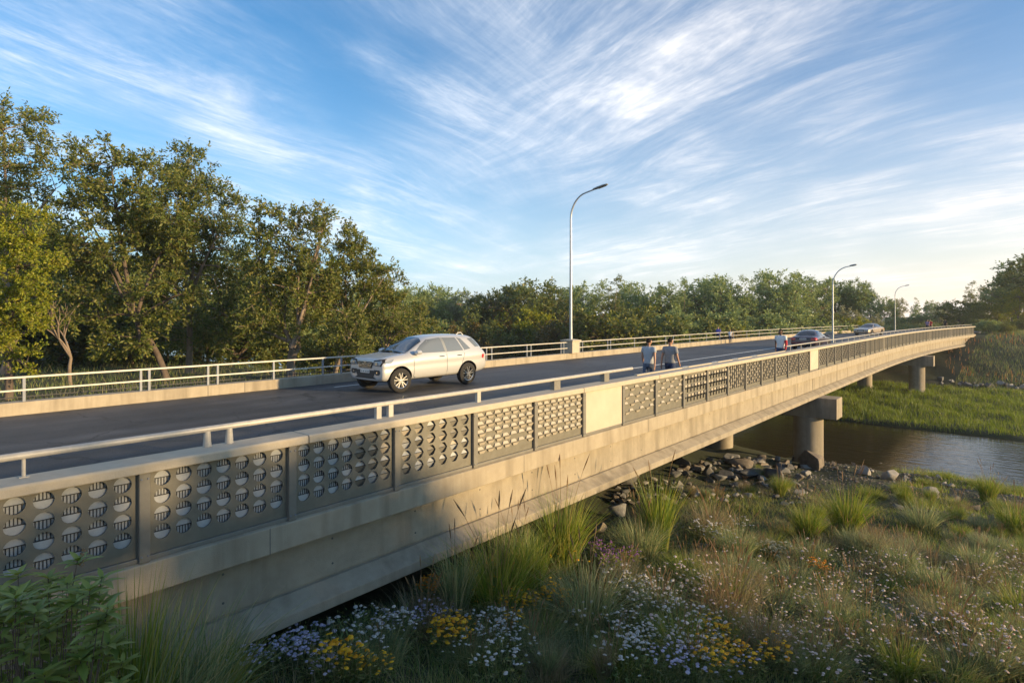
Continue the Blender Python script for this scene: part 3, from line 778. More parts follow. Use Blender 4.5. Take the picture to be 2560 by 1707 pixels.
def make_suv(loc, rz, sc):
    root = empty('silver_suv', loc, rz, 'silver SUV driving towards us past the metal railing', 'car')
    root.scale = sc
    #      x     zb   belt   top   ws   wm   wb   wr
    st = [(2.42, .46, .90, .98, .70, .80, .77, .60), (2.41, .40, .98, 1.05, .80, .88, .84, .67), (2.32, .35, 1.02, 1.095, .84, .925, .88, .72),
          (2.05, .33, 1.05, 1.135, .85, .945, .89, .73), (1.6, .33, 1.075, 1.18, .86, .955, .89, .75), (1.28, .33, 1.09, 1.205, .86, .955, .895, .75),
          (1.10, .33, 1.105, 1.235, .86, .955, .90, .74), (.76, .33, 1.12, 1.44, .86, .955, .91, .70), (.36, .33, 1.135, 1.66, .86, .955, .91, .67), (.10, .33, 1.14, 1.735, .86, .955, .91, .655),
          (-.5, .33, 1.15, 1.775, .86, .955, .91, .65), (-1.1, .33, 1.16, 1.775, .86, .96, .91, .645), (-1.6, .34, 1.175, 1.745, .86, .965, .91, .63), (-1.90, .35, 1.18, 1.725, .85, .96, .905, .61),
          (-2.02, .36, 1.18, 1.65, .84, .955, .90, .61), (-2.22, .39, 1.16, 1.37, .82, .935, .87, .65), (-2.36, .42, 1.10, 1.19, .78, .90, .82, .64), (-2.42, .48, .98, 1.05, .70, .82, .72, .54)]
    st = [((1.46 + (r[0] - 1.46) * .70 if r[0] > 1.46 else r[0]),) + r[1:] for r in st]
    me, bvh = car_shell(st, (1.46, -1.42), .385, M['silver_paint'])
    body = link('body', me, root)
    pt = lambda *a, **k: patch(root, bvh, *a, **k)
    pt('windscreen', [(1.14, .70), (.42, .60), (.27, .3), (.27, -.3), (.42, -.60), (1.14, -.70), (1.22, -.35), (1.24, 0), (1.22, .35)], 'top', 'car_glass', .006)
    pt('side_window', [(.86, 1.20), (.54, 1.445), (.22, 1.615), (-.36, 1.67), (-.40, 1.19)], 'side', 'car_glass_reflect', both=True)
    pt('side_window', [(-.50, 1.19), (-.47, 1.66), (-1.05, 1.655), (-1.24, 1.205)], 'side', 'car_glass_reflect', both=True)
    pt('quarter_window', [(-1.30, 1.21), (-1.12, 1.65), (-1.28, 1.61), (-1.60, 1.25)], 'side', 'car_glass_reflect', both=True)
    pt('pillar_trim', [(-.40, 1.18), (-.36, 1.665), (-.47, 1.665), (-.50, 1.18)], 'side', 'lamp_grey', .004, both=True)
    pt('cargo_window', [(-1.86, 1.30), (-1.62, 1.60), (-1.98, 1.62), (-2.20, 1.31)], 'side', 'car_glass_reflect', both=True)
    pt('rear_window', [(.60, 1.28), (.54, 1.62), (-.54, 1.62), (-.60, 1.28)], 'rear', 'car_glass')
    for sg in (1,):
        g_ = pt('door_seam', strip(((.95, .40), (.95, 1.0)), .014), 'side', 'bar_dark', .003, both=True)
        pt('door_seam', strip(((-.45, .38), (-.45, 1.12)), .014), 'side', 'bar_dark', .003, both=True)
        pt('door_seam', strip(((-1.12, .72), (-1.27, 1.12)), .012), 'side', 'bar_dark', .003, both=True)
    for sg in (1, -1):
        for hx in (-.22, -1.02):
            h, n, i, t = bvh.ray_cast(Vector((hx, 3 * sg, 1.055)), Vector((0, -sg, 0)))
            q = MB(); q.box(hx - .1, hx + .1, h.y - .01, h.y + .035 * 1, 1.04, 1.075) if sg > 0 else q.box(hx - .1, hx + .1, h.y - .035, h.y + .01, 1.04, 1.075)
            q.build('door_handle', M['chrome'], root, bevel=.008)
        # mirror
        rings = [[(0.0 + xx, sg * (.98 + .12 * math.cos(a_) * s_), 1.235 + .075 * math.sin(a_) * s_) for a_ in [2 * math.pi * k / 14 for k in range(14)]] for xx, s_ in ((.92, .45), (.90, .8), (.84, 1), (.76, 1), (.74, .92))]
        q = MB(); q.loft(rings); q.bar((.84, sg * .86, 1.19), (.84, sg * .95, 1.21), .07, .05); q.build('side_mirror', M['silver_paint'], root, smooth=True)
        v, fs = drape(bvh, [(sg * a, b) for a, b in ((.40, .87), (.47, 1.03), (.82, 1.075), (.90, .985), (.84, .85))], 'front', .007, .05); q = MB(); q.add(v, fs); q.build('lamp_bezel', M['black_plastic'], root, smooth=True)
        pt_ = [(sg * a, b) for a, b in ((.44, 0.875), (.50, 1.005), (.80, 1.045), (.86, 0.975), (.80, 0.875))]
        v, fs = drape(bvh, pt_, 'front', .014, .05); q = MB(); q.add(v, fs); hl = q.build('headlight', M['lamp_glass'], root, smooth=True)
        v, fs = drape(bvh, [(sg * a, b) for a, b in ((.50, 0.990), (.53, 1.020), (.80, 1.060), (.86, 1.030))], 'front', .018, .06); q = MB(); q.add(v, fs); q.build('brow', M['bar_dark'], hl, smooth=True)
        v, fs = drape(bvh, [(sg * a, b) for a, b in ((.56, 0.895), (.56, 0.965), (.66, 0.975), (.66, 0.895))], 'front', .022, .06); q = MB(); q.add(v, fs); q.build('reflector', M['chrome'], hl, smooth=True)
        v, fs = drape(bvh, [(sg * a, b) for a, b in ((.46, 0.735), (.76, 0.735), (.79, 0.635), (.72, 0.575), (.56, 0.575))], 'front', .008, .06); q = MB(); q.add(v, fs); fl = q.build('fog_light', M['bar_dark'], root, smooth=True)
        v, fs = drape(bvh, [(sg * a, b) for a, b in ((.60, 0.675), (.66, 0.675), (.66, 0.635), (.60, 0.635))], 'front', .013, .06); q = MB(); q.add(v, fs); q.build('bulb', M['chrome'], fl, smooth=True)
        v, fs = drape(bvh, [(sg * a, b) for a, b in ((.50, 1.0), (.62, 1.12), (.86, 1.06), (.88, .86), (.62, .88))], 'rear', .008, .06); q = MB(); q.add(v, fs); q.build('tail_light', M['tail_red'], root, smooth=True)
        v, fs = drape(bvh, [(-2.18, .88), (-2.10, .92), (-2.12, 1.03), (-2.24, 1.03)], 'side', .008, .06, sg); q = MB(); q.add(v, fs); q.build('tail_light', M['tail_red'], root, smooth=True)
        v, fs = drape(bvh, [(2.05, .915), (2.02, 1.00), (1.70, 1.06), (1.82, .94)], 'side', .008, .06, sg); q = MB(); q.add(v, fs); q.build('headlight_wrap', M['lamp_glass'], hl, smooth=True)
        # wheel-arch lip and lower door moulding
        pt2 = MB()
        v, fs = drape(bvh, [(.90, .43), (-.98, .47), (-.98, .52), (.90, .47)], 'side', .018, .1, sg); pt2.add(v, fs)
        pt2.build('door_moulding', M['silver_paint'], root, smooth=True)
    v, fs = drape(bvh, [(-.42, 0.955), (-.34, 0.775), (.34, 0.775), (.42, 0.955), (.36, 0.980), (-.36, 0.980)], 'front', .006, .07)
    q = MB(); q.add(v, fs); gr = q.build('grille', M['bar_dark'], root, smooth=True)
    for z in (.805, .848, .891, .934):
        v, fs = drape(bvh, [(-.345 - (z - .805) * .35, z - .009), (.345 + (z - .805) * .35, z - .009), (.345 + (z - .805) * .35, z + .009), (-.345 - (z - .805) * .35, z + .009)], 'front', .022, .1)
        q = MB(); q.add(v, fs); q.build('grille_bar', M['chrome'], gr, smooth=True)
    v, fs = drape(bvh, [(-.07, 0.960), (-.05, 0.950), (.05, 0.950), (.07, 0.960), (.05, 0.972), (-.05, 0.972)], 'front', .02, .1); q = MB(); q.add(v, fs); q.build('badge', M['chrome'], root)
    v, fs = drape(bvh, [(-.56, 0.695), (-.42, 0.715), (.42, 0.715), (.56, 0.695), (.44, 0.515), (.60, 0.455), (-.60, 0.455), (-.44, 0.515)], 'front', .006, .07)
    q = MB(); q.add(v, fs); q.build('lower_intake', M['bar_dark'], root, smooth=True)
    fx = bvh.ray_cast(Vector((5, 0, .675)), Vector((-1, 0, 0)))[0].x + .012
    q = MB(); q.box(fx, fx + .012, -.24, .24, .625, .725); pl = q.build('number_plate', M['white_paint'], root, bevel=.004)
    q = MB()
    for k, (a, w_) in enumerate(((-.19, .03), (-.11, .045), (-.04, .02), (.03, .035), (.10, .03), (.16, .045))):
        q.box(fx + .0122, fx + .0142, a, a + w_, .65, .70)
    q.build('plate_mark', M['bar_dark'], pl)
    q = MB(); q.tube([(-1.40, .35, 1.74), (-1.48, .35, 1.805), (-1.60, .35, 1.81), (-1.72, .35, 1.72)], .013, 8); q.build('roof_hoop', M['white_paint'], root, smooth=True)
    for sg in (1, -1):
        q = MB(); q.tube([(1.18, sg * .55, 1.225), (1.14, sg * .1, 1.265)], .012, 6); q.build('wiper', M['bar_dark'], root)
    for x in (1.46, -1.42):
        for sg in (1, -1): wheel(root, x, sg * .85, .385, sg, R(-6) if x > 0 else 0)
    return root

def make_sedan(loc, rz, paint, label, coupe=False):
    root = empty('parked_sedan' if False else 'sedan', loc, rz, label, 'car')
    st = [(2.28, .36, .52, .58, .55, .66, .62, .5), (2.25, .26, .64, .69, .70, .80, .77, .6), (2.05, .22, .70, .76, .78, .87, .83, .66),
          (1.6, .20, .76, .83, .80, .90, .85, .68), (1.0, .20, .82, .90, .80, .90, .85, .70), (.85, .20, .84, .935, .80, .90, .85, .69), (.45, .20, .86, 1.16, .80, .90, .85, .63),
          (.05, .20, .87, 1.36, .80, .90, .85, .57), (-.3, .20, .88, 1.43, .80, .90, .85, .55), (-.8, .20, .89, 1.42, .80, .90, .85, .54), (-1.2, .21, .90, 1.33, .80, .90, .85, .56), (-1.6, .22, .905, 1.08, .80, .895, .845, .62),
          (-1.72, .22, .905, 1.00, .80, .89, .84, .66), (-2.0, .24, .90, .985, .78, .87, .83, .66), (-2.22, .28, .88, .96, .74, .84, .80, .62), (-2.28, .36, .74, .80, .62, .72, .68, .5)]
    me, bvh = car_shell(st, (1.38, -1.35), .315, paint)
    link('body', me, root)
    pt = lambda *a, **k: patch(root, bvh, *a, **k)
    pt('windscreen', [(.84, .66), (.16, .52), (.06, .25), (.06, -.25), (.16, -.52), (.84, -.66), (.92, -.3), (.92, .3)], 'top', 'car_glass', .006)
    pt('rear_window', [(-1.66, .62), (-1.16, .50), (-1.06, .25), (-1.06, -.25), (-1.16, -.50), (-1.66, -.62), (-1.70, 0)], 'top', 'car_glass', .006)
    pt('side_window', [(.60, .93), (.25, 1.17), (-.05, 1.31), (-.32, 1.35), (-.35, .935)], 'side', 'car_glass', both=True)
    pt('side_window', [(-.42, .935), (-.39, 1.35), (-.85, 1.335), (-1.15, 1.22), (-1.42, .98)], 'side', 'car_glass', both=True)
    pt('door_seam', strip(((-.385, .3), (-.385, .93)), .012), 'side', 'bar_dark', .003, both=True)
    pt('door_seam', strip(((.86, .3), (.80, .86)), .012), 'side', 'bar_dark', .003, both=True)
    for sg in (1, -1):
        for name, poly, mode, mt in (('headlight', ((.46, .60), (.48, .69), (.78, .72), (.80, .61)), 'front', 'lamp_glass'),
                                     ('tail_light', ((.50, .70), (.50, .86), (.80, .89), (.82, .70)), 'rear', 'tail_red'),
                                     ('fog_light', ((.5, .40), (.72, .40), (.72, .47), (.5, .47)), 'front', 'bar_dark')):
            v, fs = drape(bvh, [(sg * a, b) for a, b in poly], mode, .009, .06); q = MB(); q.add(v, fs); q.build(name, M[mt], root, smooth=True)
        v, fs = drape(bvh, [(-2.02, .72), (-2.2, .72), (-2.2, .87), (-1.98, .88)], 'side', .008, .06, sg); q = MB(); q.add(v, fs); q.build('tail_light', M['tail_red'], root, smooth=True)
        rings = [[(xx, sg * (.93 + .1 * math.cos(a_) * s_), .985 + .06 * math.sin(a_) * s_) for a_ in [2 * math.pi * k / 12 for k in range(12)]] for xx, s_ in ((.66, .4), (.64, .8), (.58, 1), (.52, 1), (.5, .9))]
        q = MB(); q.loft(rings); q.bar((.58, sg * .80, .95), (.58, sg * .9, .965), .06, .04); q.build('side_mirror', paint, root, smooth=True)
        for hx in (-.18, -1.0):
            h, n, i, t = bvh.ray_cast(Vector((hx, 3 * sg, .83)), Vector((0, -sg, 0)))
            q = MB(); q.box(hx - .09, hx + .09, h.y - .02, h.y + .02, .82, .845); q.build('door_handle', M['chrome'], root, bevel=.006)
    v, fs = drape(bvh, [(-.36, .50), (.36, .50), (.40, .64), (-.40, .64)], 'front', .008, .07); q = MB(); q.add(v, fs); q.build('grille', M['bar_dark'], root)
    v, fs = drape(bvh, [(-.60, .34), (.60, .34), (.66, .44), (-.66, .44)], 'rear', .008, .07); q = MB(); q.add(v, fs); q.build('rear_valance', M['bar_dark'], root)
    v, fs = drape(bvh, [(-.50, .735), (.50, .735), (.50, .85), (-.50, .85)], 'rear', .006, .07); q = MB(); q.add(v, fs); q.build('boot_panel', M['bar_dark'], root)
    v, fs = drape(bvh, [(-.78, .505), (.78, .505), (.78, .53), (-.78, .53)], 'rear', .009, .07); q = MB(); q.add(v, fs); q.build('reflector_strip', M['tail_red'], root)
    for x_, z_ in ((2.30, .50), (-2.30, .80)):
        sgn = 1 if x_ > 0 else -1
        q = MB(); q.box(min(x_, x_ + .01 * sgn), max(x_, x_ + .01 * sgn), -.22, .22, z_ - .05, z_ + .05); pl = q.build('number_plate', M['white_paint'], root)
        q = MB()
        for a, w_ in ((-.17, .04), (-.10, .03), (-.03, .05), (.06, .03), (.12, .05)): q.box(min(x_ + .01 * sgn, x_ + .013 * sgn), max(x_ + .01 * sgn, x_ + .013 * sgn), a, a + w_, z_ - .03, z_ + .03)
        q.build('plate_mark', M['bar_dark'], pl)
    q = MB(); q.tube([(-1.0, 0, 1.40), (-1.12, 0, 1.47)], .012, 6); q.build('roof_aerial', M['bar_dark'], root)
    for x in (1.38, -1.35):
        for sg in (1, -1): wheel(root, x, sg * .79, .315, sg)
    return root
make_suv((-15.95, 13.45, .002), R(-90), (1.06, 1.0, 1.03))
make_sedan((-11.15, 46.6, .002), R(90), M['maroon_paint'], 'dark maroon sedan with red tail lights driving away from us')
make_sedan((-13.3, 82.6, .002), R(-90 - 12), M['bronze_paint'], 'bronze sedan coming over the far end of the bridge').scale = (1.06, 1.03, 1.0)
# two small things seen through the railing, far off on the other bank
def cart(p):
    e = empty('garden_cart', p, R(-60), 'small white cart with a rounded back seen through the railing', 'cart')
    q = MB(); n = 14
    for k in range(n):
        a0, a1 = math.pi * k / n, math.pi * (k + 1) / n
        for r0, r1 in ((.80, .86),):
            v = [(x, r * math.cos(a), .95 + r * .8 * math.sin(a)) for x in (-.7, .7) for r in (r0, r1) for a in (a0, a1)]
            q.add(v, [(0, 1, 3, 2), (4, 6, 7, 5), (0, 4, 5, 1), (2, 3, 7, 6), (0, 2, 6, 4), (1, 5, 7, 3)])
    q.build('hood', M['white_paint'], e)
    q = MB(); q.box(-.8, .8, -.85, .85, .4, .95); q.build('body', M['white_paint'], e, bevel=.05)
    for x in (-.5, .5):
        for y in (-.8, .8):
            q = MB(); q.lathe([(0, -.06), (.27, -.06), (.3, 0), (.27, .06), (0, .06)], 16, axis='y', off=(x, y, .3)); q.build('wheel', M['tyre'], e)
def bench(p):
    e = empty('garden_bench', p, R(-62), 'small yellow bench with white legs seen through the railing', 'bench')
    q = MB()
    for k in range(3): q.box(-.85, .85, .05 + k * .17, .19 + k * .17, .42, .46)
    q.build('seat', M['yellow_paint'], e)
    q = MB()
    for k in range(3): q.box(-.85, .85, .56 + k * .03, .59 + k * .03, .52 + k * .15, .64 + k * .15)
    q.build('backrest', M['yellow_paint'], e)
    for x in (-.75, .75):
        for y in (.1, .55):
            q = MB(); q.box(x - .04, x + .04, y - .04, y + .04, 0, .42 if y < .3 else .95); q.build('leg', M['white_paint'], e)
for fn, px, py in ((cart, 1277, 911), (bench, 1356, 906)):
    p = P(px, py, 92); p.z = float(G(p.x, p.y)); fn(p)

# ---------------------------------------------------------------- people
def skin_mesh(verts, edges, rad, sub=1):
    me = bpy.data.meshes.new('t'); me.from_pydata(verts, edges, [])
    o = bpy.data.objects.new('t', me); col.objects.link(o)
    sk = o.modifiers.new('k', 'SKIN'); sk.use_smooth_shade = True
    for i, v in enumerate(me.skin_vertices[0].data):
        r = rad[i]; v.radius = r if isinstance(r, tuple) else (r, r); v.use_root = (i == 0)
    if sub:
        s = o.modifiers.new('s', 'SUBSURF'); s.levels = s.render_levels = sub
    dg = bpy.context.evaluated_depsgraph_get(); dg.update()
    r_ = bpy.data.meshes.new_from_object(o.evaluated_get(dg)); bpy.data.objects.remove(o)
    return r_
def join(meshes):
    vs, fs = [], []
    for me, Mx in meshes:
        b = len(vs); vs += [tuple(Mx @ v.co) for v in me.vertices]; fs += [tuple(b + i for i in p.vertices) for p in me.polygons]
    return vs, fs
def head_mesh():
    bm = bmesh.new(); bmesh.ops.create_uvsphere(bm, u_segments=20, v_segments=16, radius=1)
    for v in bm.verts:
        x, y, z = v.co
        s = 1 - .22 * max(0, -z) ** 1.5
        v.co = Vector((x * .075 * s, y * .098 * (1 - .08 * max(0, -z)) + .006, z * .118))
        if y > .55 and z < .25: v.co.y += .004
    me = bpy.data.meshes.new('h'); bm.to_mesh(me); bm.free(); return me
def ball(c, r, n=8):
    bm = bmesh.new(); bmesh.ops.create_uvsphere(bm, u_segments=n, v_segments=n // 2 + 1, radius=1)
    for v in bm.verts: v.co = Vector((v.co.x * r[0] + c[0], v.co.y * r[1] + c[1], v.co.z * r[2] + c[2]))
    me = bpy.data.meshes.new('b'); bm.to_mesh(me); bm.free(); return me
def ellipse(c, rx, ry, n=18, tilt=0.0):
    return [(c[0] + rx * math.cos(2 * math.pi * k / n), c[1] + ry * math.sin(2 * math.pi * k / n), c[2] + tilt * math.sin(2 * math.pi * k / n)) for k in range(n)]
def tube_rings(pts, rs, n=12):
    q = MB(); q.tube(pts, rs, n); return q
def person(loc, rz, H, top, legs_m, label, stride=.16, sleeve=.55, skin='skin', slim=1.0, turn=0.0, group=None, trail=None):
    s = H / 1.76
    e = empty('person', loc, rz, label, 'person', group); e.scale = (s, s, s)
    sh = .185 * slim
    hipz = .93; a = stride
    L = {}
    for sg in (1, -1):
        fw = a * sg
        kn = Vector((sg * .10, fw * .62 + .03, .50)); an = Vector((sg * .095, fw * 1.25 - .02, .085 + (.05 if fw < 0 else 0)))
        hp = Vector((sg * .09, 0, hipz)); to = an + Vector((sg * .015, .15, -.055 - (.03 if fw < 0 else 0)))
        so = Vector((sg * sh, 0, 1.43)); el = so + Vector((sg * .055, -fw * .35 - .02, -.285)); wr = el + Vector((sg * .01, -fw * .5 + .05, -.245))
        L[sg] = (hp, kn, an, to, so, el, wr)
    V = [Vector((0, 0, .97)), Vector((0, 0, 1.12)), Vector((0, .005, 1.30)), Vector((0, 0, 1.43)), Vector((0, .0, 1.50)), Vector((0, .012, 1.58))]
    E = [(0, 1), (1, 2), (2, 3), (3, 4), (4, 5)]; Rd = [(.13 * slim, .10), (.12 * slim, .095), (.145 * slim, .105), (.10, .08), .052, .055]
    for sg in (1, -1):
        hp, kn, an, to, so, el, wr = L[sg]; b = len(V)
        heel = an + Vector((0, -.035, -.045))
        V += [hp, kn, an, to, so, el, wr]; Rd += [.085, .058, .04, .03, .055, .042, .027]
        E += [(0, b), (b, b + 1), (b + 1, b + 2), (b + 2, b + 3), (3, b + 4), (b + 4, b + 5), (b + 5, b + 6)]
        d = (wr - el).normalized(); palm = wr + d * .07; V.append(palm); Rd.append((.034, .02)); pi_ = len(V) - 1; E.append((b + 6, pi_))
    parts = [(skin_mesh([tuple(v) for v in V], E, Rd, 1), Matrix())]
    for sg in (1, -1):
        hp, kn, an, to, so, el, wr = L[sg]; d = (wr - el).normalized(); fwd = Vector((0, 1, 0)); inn = Vector((-sg, 0, 0))
        palm = wr + d * .075
        for k, ln_ in enumerate((.075, .085, .08, .062)):
            b0 = palm + fwd * (.024 - .016 * k); p1 = b0 + d * ln_ * .5; p2 = p1 + (d * .8 + inn * .5).normalized() * ln_ * .35; p3 = p2 + (d * .4 + inn * .9).normalized() * ln_ * .25
            q = tube_rings([b0 - d * .02, p1, p2, p3], [.0095, .0088, .008, .006], 6); parts.append((q.mesh('f', M[skin]), Matrix()))
        t0 = wr + d * .03 + fwd * .018; q = tube_rings([t0, t0 + d * .03 + fwd * .022 + inn * .012, t0 + d * .06 + fwd * .026 + inn * .02], [.012, .0105, .007], 6); parts.append((q.mesh('f', M[skin]), Matrix()))
    hm = Matrix.Translation((0, .015, 1.655)) @ Matrix.Rotation(turn, 4, 'Z')
    parts.append((head_mesh(), hm))
    for sg in (1, -1): parts.append((ball((sg * .077, -.002, -.005), (.012, .022, .033)), hm))
    parts.append((ball((0, .108, -.012), (.014, .022, .022)), hm))
    vs, fs = join(parts); q = MB(); q.add(vs, fs); body = q.build('body', M[skin], e, smooth=True, angle=75)
    for sg in (1, -1):
        q = MB(); b = ball((sg * .03, .094, .012), (.013, .009, .008)); q.add([hm @ v.co for v in b.vertices], [tuple(p.vertices) for p in b.polygons]); q.build('eye', M['hair'], e, smooth=True)
    q = MB(); b = ball((0, .094, -.055), (.024, .008, .006)); q.add([hm @ v.co for v in b.vertices], [tuple(p.vertices) for p in b.polygons]); q.build('mouth', M['tail_red'] if False else M['skin_dark'], e, smooth=True)
    # hair: a cap over the crown and the back of the head
    bm = bmesh.new(); bmesh.ops.create_uvsphere(bm, u_segments=24, v_segments=16, radius=1)
    dead = [v for v in bm.verts if v.co.z < (-.35 if v.co.y < .05 else .12 + .45 * v.co.y)]
    bmesh.ops.delete(bm, geom=dead, context='VERTS')
    rr = random.Random(5)
    for v in bm.verts:
        k = 1 + rr.uniform(-.02, .03)
        v.co = hm @ Vector((v.co.x * .082 * k, v.co.y * .106 * k + .002, v.co.z * .128 * k + .004))
    me = bpy.data.meshes.new('hair'); bm.to_mesh(me); bm.free(); me.materials.append(M['hair'])
    for p_ in me.polygons: p_.use_smooth = True
    hr = link('hair', me, e); sd = hr.modifiers.new('t', 'SOLIDIFY'); sd.thickness = .012
    # shirt
    q = MB()
    q.loft([ellipse((0, 0, .955), .176 * slim, .128), ellipse((0, 0, .99), .174 * slim, .126), ellipse((0, 0, 1.08), .158 * slim, .118), ellipse((0, 0, 1.2), .172 * slim, .125), ellipse((0, .005, 1.33), .20 * slim, .132), ellipse((0, 0, 1.42), .20 * slim, .112), ellipse((0, 0, 1.475), .13 * slim, .085), ellipse((0, .0, 1.505), .068, .068)])
    for sg in (1, -1):
        so, el = L[sg][4], L[sg][5]; t = so.lerp(el, sleeve)
        q.tube([so + Vector((-sg * .07, 0, .0)), so + Vector((sg * .0, 0, -.0)), so.lerp(t, .6), t], [.078, .077, .070, .066], 14)
    tmp = q.mesh('shirt', M[top], True)
    o = link('shirt', tmp, e)
    # trousers
    q = MB()
    q.loft([ellipse((0, 0, .82), .165 * slim, .122), ellipse((0, 0, .90), .17 * slim, .125), ellipse((0, 0, 1.01), .158 * slim, .118)])
    for sg in (1, -1):
        hp, kn, an = L[sg][:3]
        q.tube([hp + Vector((0, 0, .03)), hp + (kn - hp) * .3, kn, kn + (an - kn) * .5, an + Vector((0, 0, .0))], [.098, .094, .075, .068, .062], 14)
    link('jeans', q.mesh('jeans', M[legs_m], True), e)
    for sg in (1, -1):
        an, to = L[sg][2], L[sg][3]; q = MB(); d = to - an
        rings = []
        for t, w_, h_ in ((-.35, .03, .035), (-.2, .042, .05), (.3, .045, .055), (.8, .05, .042), (1.15, .045, .032), (1.35, .025, .02)):
            c = an + Vector((d.x * t, d.y * t, d.z * max(t, 0) * .8 - .03))
            rings.append([(c.x + w_ * math.cos(2 * math.pi * k / 12), c.y, c.z + h_ * math.sin(2 * math.pi * k / 12) + (.0)) for k in range(12)])
        q.loft(rings); q.build('shoe', M['shoe'], e, smooth=True)
    return e
def on_path(px, zf, dz=0.0):
    p = P(px, 785, zf); return (p.x, p.y, .002)
person(on_path(1622, 18.7), R(4), 1.76, 'cloth_grey', 'jeans', 'walker in a pale grey t-shirt and blue jeans on the inner side of the pair', .17, .42, turn=R(-14), slim=.98)
person(on_path(1675, 18.9), R(-3), 1.76, 'cloth_charcoal', 'jeans_dark', 'walker in a darker grey t-shirt and navy jeans beside the pale-shirted one', -.15, .58, turn=R(-10), slim=1.04)
pw = person(on_path(1952, 26.6), R(174), 1.84, 'cloth_white', 'jeans_dark', 'dark-haired person in a white t-shirt walking towards us with a red sleeve on one arm', .14, .5, skin='skin_dark', slim=1.02, turn=R(-20))
# the red sleeve on the arm turned to the sun
q = MB(); so = Vector((-.185 * 1.02, 0, 1.43)); el = so + Vector((-.055, .14 * .35 - .02, -.285)); wr = el + Vector((-.01, .14 * .5 + .05, -.245))
q.tube([so.lerp(el, .35), el, wr], [.062, .052, .036], 12); q.build('red_sleeve', M['cloth_red'], pw, smooth=True)
ZK = .322
def on_kerb(px, zf):
    p = P(px, 785, zf); return p
p = P(1829, 785, 50.5); y = p.y; 
person((-19.05 + .42 + xo(y), y, .002), R(200), 1.18, 'cloth_white', 'jeans_dark', 'small figure in pale clothes standing at the far kerb', .05, .6)
person((-19.75 + xo(y), y + .2, .002), R(185), 1.42, 'cloth_blue', 'cloth_black', 'figure in a violet top standing just behind the far railing', .04, .9)
for px, zf, tp, lab in ((2318.5, 83, 'cloth_lilac', 'distant walker in a lilac top near the far end of the bridge'), (2325, 84, 'cloth_red', 'distant walker in a red top beside the lilac one'), (2363, 92, 'cloth_black', 'distant walker in a black top nearest the far end of the bridge')):
    p = P(px, 785, zf); person((p.x, p.y, .002), R(175), 1.72, tp, 'cloth_black', lab, .1, .8)
# ledge that carries the figure behind the railing: the slab edge
# ---------------------------------------------------------------- trees
def unit(v): return v / np.maximum(np.linalg.norm(v, axis=-1, keepdims=True), 1e-9)
def leaves_mesh(name, mt, C, D, ls, lw, g):
    n = len(C)
    up = g.normal(size=(n, 3)); up[:, 2] += .9
    S = unit(np.cross(D, up)); Nn = np.cross(S, D)
    L = (ls * g.uniform(.65, 1.3, n))[:, None]; Wd = (lw * g.uniform(.7, 1.25, n))[:, None]
    bend = g.uniform(-.12, .12, n)[:, None] * L
    V = np.stack([C, C + D * L * .5 + S * Wd * .5 + Nn * bend, C + D * L, C + D * L * .5 - S * Wd * .5 + Nn * bend], 1).reshape(-1, 3)
    F = np.arange(n * 4).reshape(n, 4)
    return mesh_from(name, V, F, [mt])
def bez(a, b, c, n):
    return [tuple((1 - t) ** 2 * np.array(a) + 2 * t * (1 - t) * np.array(b) + t * t * np.array(c)) for t in [i / n for i in range(n + 1)]]
